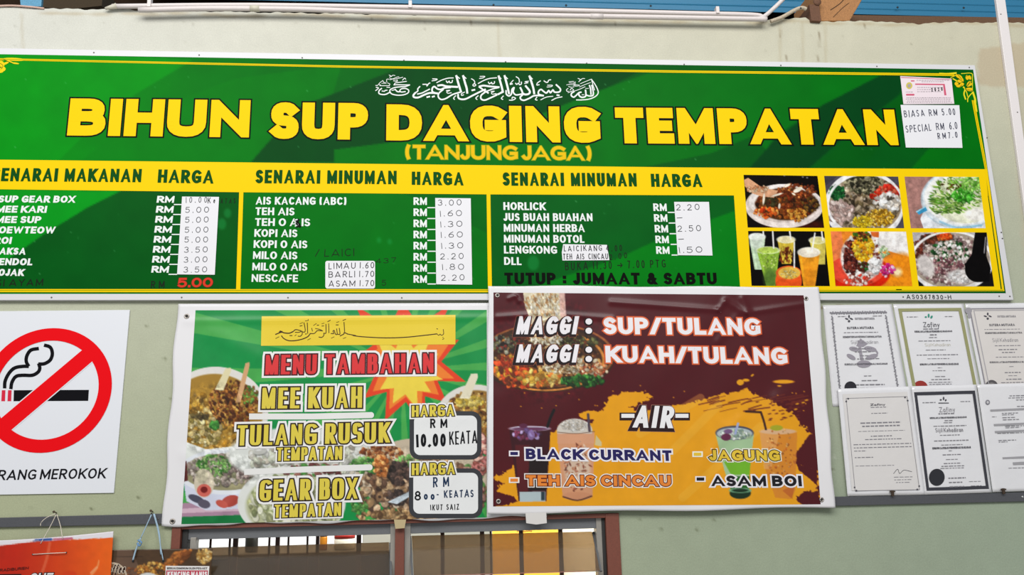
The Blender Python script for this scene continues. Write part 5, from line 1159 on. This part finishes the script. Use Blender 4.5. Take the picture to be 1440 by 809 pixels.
# ================================================================ laminated certificates
m_lam = mat('laminated sheet', 'eeedf0', rough=.18, spec=.5, coat=.4, bump=(26, .35, .004)); m_seam = mat('laminate seam', 'b8b6b8', rough=.3)
PI = lambda s_: ink(s_, 'film')
ROW = [random.Random(3)]
def notice(q, base, label, frame, bgcol=None):
    q = np.array(q, float); o = empty('certificate', label, 'certificate', 'laminated certificates on the wall')
    lf = lambda a, b: base + .0006 * np.sin(a * .09) * np.sin(b * .07)
    grid('laminate', q, lf, m_lam, o, step=5, thick=.0008)
    def at(u, v): return bil(q, np.array(u, float), np.array(v, float))
    if bgcol:
        I = Ink(); I.add([at(.06, .05), at(.94, .05), at(.94, .95), at(.06, .95)]); I.build('paper', PI(bgcol), o, base + .0009)
    return o, at, base + .0012
def frame(o, at, off, u0, v0, u1, v1, wd, m, name='border'):
    I = Ink(); wv = wd * .7
    for a, b, c_, d_ in ((u0, v0, u1, v0 + wv), (u0, v1 - wv, u1, v1), (u0, v0, u0 + wd, v1), (u1 - wd, v0, u1, v1)): I.add([at(a, b), at(c_, b), at(c_, d_), at(a, d_)])
    I.build(name, m, o, off)
def tl(o, at, off, s_, u0, u1, v, h, w, m, name='small_print'):
    a, b = at(u0, v), at(u1, v); text(o, s_, a, b, h, w, w, [(0, m, off)], 0, gap=.14, name=name)
def rows(o, at, off, lst, m):
    I = Ink()
    for v, u0, u1, h in lst:
        u = u0
        while u < u1:
            w_ = ROW[0].uniform(.02, .07); I.add([at(u, v), at(min(u + w_, u1), v), at(min(u + w_, u1), v + h), at(u, v + h)]); u += w_ + .012
    I.build('small_print', m, o, off)
gy = PI('8a878d'); dk = PI('504e56')
R1, R2 = .0015, .0095
o, at, f_ = notice([(1157, 429.5), (1254, 428), (1279, 570), (1171, 572)], R1, 'certificate with scrolled grey border, upper row, nearest the maroon banner', None)
I = Ink()
for k in range(46):
    u = .1 + .8 * k / 45; p_ = at(u, .075 + .006 * (k % 2)); I.ellipse(p_[0], p_[1], 1.3, 1.5 + (k % 3) * .4, 6)
for k in range(60):
    v = .11 + .86 * k / 59
    for u in (.115, .885): p_ = at(u + .006 * (k % 2), v); I.ellipse(p_[0], p_[1], 1.1 + (k % 3) * .4, 1.0, 6)
I.build('border', PI('8c8a90'), o, f_)
E = lambda o, off, cx, cy, s_, m: (lambda I: (I.ellipse(cx, cy - 3 * s_, 1.2 * s_, 2 * s_, 8), I.ellipse(cx + 3 * s_, cy, 2.4 * s_, 1 * s_, 8, .4), I.ellipse(cx - 3 * s_, cy, 2.4 * s_, 1 * s_, 8, .3), I.ellipse(cx, cy + 3 * s_, 1.6 * s_, 1.6 * s_, 8), I.build('emblem', m, o, off)))(Ink())
E(o, f_, 1194, 448.5, 1.1, dk); tl(o, at, f_, 'SUTERA MUTIARA', .44, .72, .148, 3, .6, gy); tl(o, at, f_, 'SUTERA MUTIARA', .31, .69, .24, 3.4, .75, dk)
I = Ink(); I.add([(1206, 483), (1210, 476), (1220, 484), (1214, 488), (1204, 487)]).ellipse(1201, 491, 7, 3.2, 12, .2).ellipse(1224, 491, 9, 3.6, 12, .2).ellipse(1197, 502, 7, 3, 12, .5).ellipse(1226, 502, 9, 3.6, 12, -.3).ellipse(1215, 512, 10, 5.2, 14).stroke([(1208, 480), (1211, 500), (1214, 512)], 4).stroke([(1228, 490), (1234, 497), (1226, 504)], 2.2)
I.build('watermark', PI('a29ca6'), o, f_)
tl(o, at, f_ + .0003, 'KEMENTERIAN KESIHATAN MALAYSIA', .24, .78, .325, 2.6, .55, dk); tl(o, at, f_ + .0003, 'Sijil Kehadiran', .34, .72, .385, 5, .35, gy); tl(o, at, f_ + .0003, 'KURSUS LATIHAN PENGENDALI MAKANAN', .22, .80, .595, 2.6, .5, dk)
rows(o, at, f_ + .0003, [(.27, .26, .74, .006), (.43, .34, .62, .008), (.46, .38, .6, .008), (.50, .44, .56, .006), (.53, .4, .7, .008), (.70, .46, .56, .006), (.745, .42, .64, .008), (.785, .34, .72, .01), (.82, .34, .72, .01), (.11, .2, .32, .006), (.11, .7, .84, .006)], gy)
I = Ink(); I.ellipse(1196, 545, 8.5, 8.5, 20); I.build('seal', PI('24222a'), o, f_, 'dark round seal')
o, at, f_ = notice([(1256, 428), (1355, 427), (1382, 562), (1281, 564)], R1, 'certificate with olive border and green leaf logo, upper row', None)
frame(o, at, f_, .06, .045, .955, 1.02, .045, PI('a0a070'))
I = Ink(); I.ellipse(1302, 446, 1.7, 1.2, 8).ellipse(1306, 444, 1.4, 3, 8).ellipse(1310, 446, 1.5, 2.4, 8, .5); I.build('emblem', PI('3a9a84'), o, f_); tl(o, at, f_, 'Zafiny', .37, .60, .24, 7, .7, dk, 'logo_lettering')
tl(o, at, f_, 'SEKOLAH LATIHAN PENGENDALI MAKANAN', .23, .76, .295, 2.6, .6, dk); tl(o, at, f_, 'Sijil Kehadiran', .34, .70, .44, 4.6, .3, PI('c8c0a8')); tl(o, at, f_, 'KURSUS LATIHAN PENGENDALI MAKANAN', .22, .76, .635, 2.6, .65, dk)
rows(o, at, f_, [(.255, .36, .58, .008), (.315, .44, .54, .01), (.345, .42, .53, .006), (.38, .26, .72, .006), (.475, .34, .62, .006), (.525, .2, .78, .007), (.565, .34, .66, .006), (.66, .46, .52, .006), (.69, .38, .56, .006), (.75, .4, .54, .007), (.78, .34, .6, .008), (.81, .3, .62, .006), (.83, .3, .62, .006), (.96, .36, .6, .01), (.13, .16, .32, .006), (.13, .7, .82, .006)], gy)
I = Ink(); I.ellipse(1294.5, 545.5, 10.4, 10, 24); I.build('seal', PI('a03028'), o, f_, 'dark red round seal')
o, at, f_ = notice([(1357, 427), (1456, 426), (1486, 560), (1384, 562)], R1, 'cream certificate with double grey border, upper row, at the photo edge', None, 'e6e0dc')
frame(o, at, f_ + .0002, .045, .05, .96, 1.0, .018, PI('9a969c')); frame(o, at, f_ + .0002, .10, .07, .9, .98, .012, PI('b4b0b4'), 'inner_border')
for p_ in ((1362, 437), (1447, 436)):
    I = Ink(); I.ellipse(p_[0], p_[1], 5, 4.5, 12).ellipse(p_[0] + 1, p_[1] + 7, 2.4, 4, 8); I.build('corner_scroll', PI('a8a4aa'), o, f_ + .0004)
E(o, f_, 1389, 445, 1.1, dk); tl(o, at, f_, 'SUTERA MUTIARA', .42, .68, .15, 3, .6, gy); tl(o, at, f_, 'SUTERA MUTIARA', .28, .64, .24, 3.4, .75, dk); tl(o, at, f_, 'KEMENTERIAN KESIHATAN MALAYSIA', .2, .72, .32, 2.6, .6, dk); tl(o, at, f_, 'Sijil Kehadiran', .28, .64, .405, 5.5, .5, gy); tl(o, at, f_, 'KURSUS LATIHAN PENGENDALI MAKANAN', .18, .78, .625, 2.6, .6, dk)
rows(o, at, f_, [(.27, .2, .7, .006), (.44, .3, .66, .008), (.48, .34, .6, .01), (.51, .38, .56, .01), (.56, .28, .7, .007), (.66, .44, .5, .006), (.72, .36, .58, .01), (.755, .4, .52, .006), (.79, .36, .58, .01), (.825, .28, .68, .008), (.86, .3, .66, .01), (.95, .34, .8, .01)], gy)
I = Ink(); I.ellipse(1394.5, 544.5, 9.4, 10, 24); I.build('seal', PI('5c585a'), o, f_, 'grey embossed seal'); I = Ink(); I.ellipse(1394.5, 544.5, 6, 6.4, 24); I.build('seal_centre', PI('8a8684'), o, f_ + .0003)
o, at, f_ = notice([(1178, 547), (1281, 543.5), (1302, 696), (1192, 698)], R2, 'thin framed letter certificate with a glossy glare, lower row, left', None, 'e6e2e0')
frame(o, at, f_ + .0002, .10, .09, .93, .955, .006, gy)
for u, v in ((.13, .095), (.10, .12), (.90, .10), (.93, .13), (.9, .95), (.93, .92), (.12, .95), (.10, .92)):
    p_ = at(u, v); I = Ink(); I.ellipse(p_[0], p_[1], 1.3, 1.3, 8); I.build('corner_mark', dk, o, f_ + .0004)
tl(o, at, f_, 'Zafiny', .42, .62, .17, 3.4, .8, dk); rows(o, at, f_, [(.18, .42, .64, .007), (.235, .42, .64, .007), (.32, .26, .8, .012), (.35, .28, .78, .012), (.40, .22, .84, .005), (.445, .38, .66, .009), (.475, .3, .78, .008), (.52, .14, .9, .008), (.55, .14, .9, .008), (.58, .14, .3, .007), (.64, .14, .38, .008), (.72, .14, .64, .005), (.83, .62, .86, .006), (.855, .62, .84, .006), (.88, .64, .82, .006)], gy)
I = Ink(); I.stroke([at(.62, .80), at(.68, .76), at(.7, .80), at(.76, .77), at(.86, .785)], .6); I.build('signature', dk, o, f_ + .0003)
o, at, f_ = notice([(1281.5, 543.5), (1373, 541), (1395, 693), (1301, 696)], R2 + .0002, 'certificate with thick black border and round black seal, lower row', None)
frame(o, at, f_, .03, .055, .965, .965, .042, PI('3a3a42')); I = Ink(); I.ellipse(1323, 562.5, 1.5, 1.2, 8).ellipse(1327, 560.5, 1.2, 2.6, 8).ellipse(1330, 563, 1.2, 1.6, 8, .5).stroke([(1320, 567), (1334, 567)], 1.2); I.build('emblem', dk, o, f_); tl(o, at, f_, 'Zafiny', .38, .62, .245, 7, .65, gy, 'logo_lettering')
tl(o, at, f_, 'SEKOLAH LATIHAN PENGENDALI MAKANAN', .22, .78, .305, 2.5, .6, dk); tl(o, at, f_, 'Sijil Kehadiran', .28, .70, .43, 6, .7, gy); tl(o, at, f_, 'KURSUS LATIHAN PENGENDALI MAKANAN', .2, .78, .585, 2.8, .8, dk)
rows(o, at, f_, [(.255, .36, .6, .01), (.32, .44, .56, .008), (.34, .42, .56, .006), (.37, .26, .76, .007), (.455, .34, .64, .006), (.505, .24, .76, .008), (.545, .34, .66, .006), (.60, .44, .5, .006), (.635, .34, .62, .008), (.68, .38, .56, .006), (.715, .34, .6, .008), (.74, .3, .64, .008), (.76, .28, .64, .006), (.85, .38, .64, .01), (.89, .38, .58, .009), (.89, .68, .86, .004), (.93, .38, .6, .01), (.93, .7, .86, .005), (.15, .14, .34, .006), (.15, .72, .88, .006)], gy)
I = Ink(); I.ellipse(1317.5, 671.5, 11, 12, 26, .1); I.build('seal', PI('26262c'), o, f_ + .0003, 'black round seal')
o, at, f_ = notice([(1374, 541), (1477, 538), (1500, 689), (1396, 692.5)], R2 + .0001, 'form sheet with grey heading bars, lower row, at the photo edge', None)
I = Ink()
for v, u0 in ((.235, .13), (.37, .15), (.435, .15), (.68, .20)): I.add([at(u0, v), at(.9, v - .008), at(.9, v + .010), at(u0, v + .018)])
I.add([at(.33, .73), at(.62, .725), at(.62, .75), at(.33, .755)])
I.build('heading_bar', PI('a8a6aa'), o, f_); rows(o, at, f_ + .0002, [(.11, .42, .8, .007), (.13, .4, .7, .006), (.15, .5, .8, .006), (.21, .5, .9, .006), (.27, .28, .5, .006), (.285, .28, .44, .005), (.30, .14, .2, .005), (.31, .28, .46, .006), (.33, .28, .5, .006), (.39, .3, .62, .006), (.405, .3, .5, .005), (.455, .18, .8, .005), (.52, .18, .42, .006), (.535, .18, .3, .005), (.78, .26, .64, .005)], gy)
I = Ink(); I.ellipse(1389, 566, 3.2, 3.6, 12); I.build('emblem', PI('8a8890'), o, f_); I = Ink(); I.ellipse(1389, 566, 1.6, 1.8, 8); I.build('emblem_centre', PI('d8d6d8'), o, f_ + .0003)
for a, b in ((1255, 693), (1411, 690)):
    o = empty('clip', f'rusty clip holding the certificates to the rail, {"left" if a < 1300 else "right"} one', 'clip')
    p_ = P(a, b, .0145); box('clip_body', p_[0] - .004, p_[0] + .004, p_[1] - .002, p_[1] + .002, p_[2] - .010, p_[2] + .006, mat('rusty clip', '4a3a2c', rough=.6, metallic=.4), o, .0008)
    box('clip_tab', p_[0] - .008, p_[0] + .008, p_[1] - .0025, p_[1] + .001, p_[2] + .001, p_[2] + .005, mat('rusty clip'), o, .0006)

# ================================================================ packs hanging at lower left
op = empty('hanging_poster', 'orange plastic poster with white top hem hanging at lower left', 'poster')
def o_off(a, b): return .022 + .004 * np.exp(-((a - 64 - (790 - b) * .2) / 7.0) ** 2) + .003 * np.sin(a * .03)
c = Canvas(-60, 740, 170, 860, 'd8330a', 2, 41)
xx = (np.arange(c.w) / c.ss + c.x0)[None, :, None]; g = np.clip((xx - 20) / 130, 0, 1); c.a = hx('c42408') * (1 - g) + hx('f06412') * g + np.zeros_like(c.a)
c.mottled(.04, 10); c.line([(139, 789), (136, 800), (126, 812)], 2, 'f8a468', .8); c.line([(136, 798), (128, 806)], 2.4, 'f8b080', .8); c.ell(98, 808, 10, 5, 'd83a0c', alpha=.7)
c.poly([(-60, 773), (0, 767.5), (50, 761.5), (100, 759), (160, 756), (165, 740), (-60, 740)], 'ece6ec')
c.line([(50, 760), (72, 758.8)], 3.4, '2c56a0'); c.line([(76, 758.8), (101, 757.4)], 3, 'c86a84'); c.line([(47, 761.4), (54, 760.4)], 2, '8a94b8'); c.line([(70, 764), (66, 785), (57, 812)], 4, 'e8785a', .55)  # last pale stroke is the fold's gloss painted into the print
grid('poster_sheet', [(-45, 762), (159.5, 747.5), (153, 850), (-50, 858)], o_off, m_vin, op, step=1.5, canvas=c, fn=lambda pp, U, V_: pp + np.stack([0 * U, 2.5 * np.sin(U * 3.14) * (1 - V_)], -1), thick=.0006)
oo = lambda a, b: o_off(a, b) + .0009
text(op, 'PUTRADIBURIEN', (-14, 805.5), (40, 801), 4, .9, .9, [(0, V('6a1408'), 0)], oo, jit=.04, gap=.15)
I = Ink(); I.add([(58, 805.8), (74, 805), (74, 822), (58, 822)]); I.add([(-10, 808), (30, 807.5), (30, 820), (-10, 820)]); I.build('black_print', V('1c1a1c'), op, oo)
text(op, 'CHT', (40, 819), (72, 818.5), 12.5, 2.6, 2.6, [(1, V('201a1c'), 0), (0, V('e8e4e4'), .0003)], oo, slant=.2, gap=.14)
m_str = mat('pale string', 'e8dccc', rough=.7); m_bstr = mat('blue white raffia', 'a8c4d8', rough=.6)
def nail(px, py, label):
    o = empty('nail', label, 'nail'); p_ = P(px, py, 0)
    tube('shank', [p_, p_ + [0, -.016, .003]], .0014, mat('rusty nail', '5a4a38', rough=.6, metallic=.4), o, 8); tube('head', [p_ + [0, -.016, .003], p_ + [0, -.0175, .0033]], .0032, mat('rusty nail'), o, 10); return o
nail(79.5, 721.5, 'rusty nail above the rail holding the orange poster string'); nail(215, 720, 'rusty nail above the rail holding the blue raffia ties')
pt = lambda a, b, o_=.018: P(a, b, o_)
for l in ([pt(79, 724), pt(70, 742), pt(57, 765, .0275)], [pt(80, 724), pt(85, 740), pt(88, 758, .0275)], [pt(78, 723), pt(66, 728), pt(58, 735), pt(57, 740)]):
    tube('string', catmull(l, 5), .0009, m_str, op, 6)
tube('string', [pt(46, 780, .0285), pt(70, 778.5, .031), pt(93, 777.5, .0285)], .001, m_str, op, 6)
for a, b in ((46, 780), (93, 777.5)): lathe('hole', P(a, b, float(o_off(a, b)) + .001), [(.0022, 0), (.001, .0006)], mat('dark rivet'), op, 8, 'y')
bp = empty('hanging_pack', 'brown printed drink pack tied with blue raffia at lower left', 'pack')
def b_off(a, b): return .0125 + .0018 * np.sin(a * .06) * np.sin(b * .05)
c = Canvas(145, 765, 305, 860, '503a26', 2.2, 42); c.mottled(.12, 8)
c.poly([(165, 772), (185, 772), (200, 810), (160, 812)], '7a5f50', .6); c.scatter(215, 802, 26, 10, 90, ['b8742a', 'd0923c', '8a5420', 'e8b45c'], 1, 3); c.ell(208, 812, 13, 6, 'd8dcdc'); c.scatter(250, 786, 22, 8, 60, ['a8602a', 'c87a34', '8a4c20'], 1.4, 4, 2.5, rot=-.6, ang=-.6)
c.scatter(287, 782, 10, 10, 80, ['e0b468', 'c8964a', 'f0d498', 'a8742c'], .8, 2.4, 2.6); c.line([(153, 783), (200, 783)], .8, '2c2018', .7); c.scatter(180, 806, 14, 8, 30, ['9a5a2c', '7a4a30'], 1, 3)
grid('pack_sheet', [(150, 774), (299, 771.5), (294, 850), (146, 852)], b_off, m_vin, bp, step=1.4, canvas=c, thick=.0008)
bo = lambda l: (lambda a, b: b_off(a, b) + l)
I = Ink(); I.ellipse(158, 812, 21, 21, 30); I.build('logo_disc', V('c8b49c'), bp, bo(.0008)); I = Ink(); I.ellipse(158, 812, 18.5, 18.5, 30); I.build('logo_inner', V('8a6a50'), bp, bo(.0011))
text(bp, 'Coffee', (145, 808), (175, 806), 13, 1.8, 1.8, [(.6, V('f0e4d0'), 0), (0, V('3a2014'), .0003)], bo(.0014), slant=.2, gap=.1)
I = Ink(); I.band(((233, 796), (294.5, 796.5)), ((232, 830), (292, 830)), 8); I.build('label_white', V('f2eeec'), bp, bo(.0008)); I = Ink(); I.band(((233.8, 802.5), (292.5, 802.5)), ((233, 820), (291, 820)), 8); I.build('label_red', V('c8485c'), bp, bo(.0011))
text(bp, 'SESUAI DIMINUM OLEH PESAKIT', (234.5, 801), (291.5, 801.2), 3, .7, .7, [(0, V('3a3638'), 0)], bo(.0012), gap=.12); text(bp, 'KENCING MANIS', (235, 811.5), (291, 811.5), 7.4, 1.7, 1.6, [(0, V('f8f2f2'), 0)], bo(.0014), gap=.12)
for l in ([pt(213, 724), pt(204, 744), pt(198, 757)], [pt(216, 723), pt(222, 745), pt(226, 770), pt(229.5, 788)], [pt(217, 723), pt(224, 750), pt(226, 780)]): tube('raffia_tie', catmull(l, 5), .0015, m_bstr, bp, 6)
tube('raffia_tie', catmull([pt(198, 757), pt(194, 766), pt(190, 777), pt(187, 788)], 5), .0022, m_bstr, bp, 8)
tube('raffia_knot', catmull([pt(194, 760, .02), pt(199, 763, .022), pt(196, 768, .021), pt(193, 764, .019)], 4), .0022, mat('blue raffia', '6f9ac4', rough=.6), bp, 8)
for a, b in ((187, 789.5), (229.5, 789.5)): lathe('hole', P(a, b, .0145), [(.0028, 0), (.0012, .0006)], mat('dark rivet'), bp, 8, 'y')
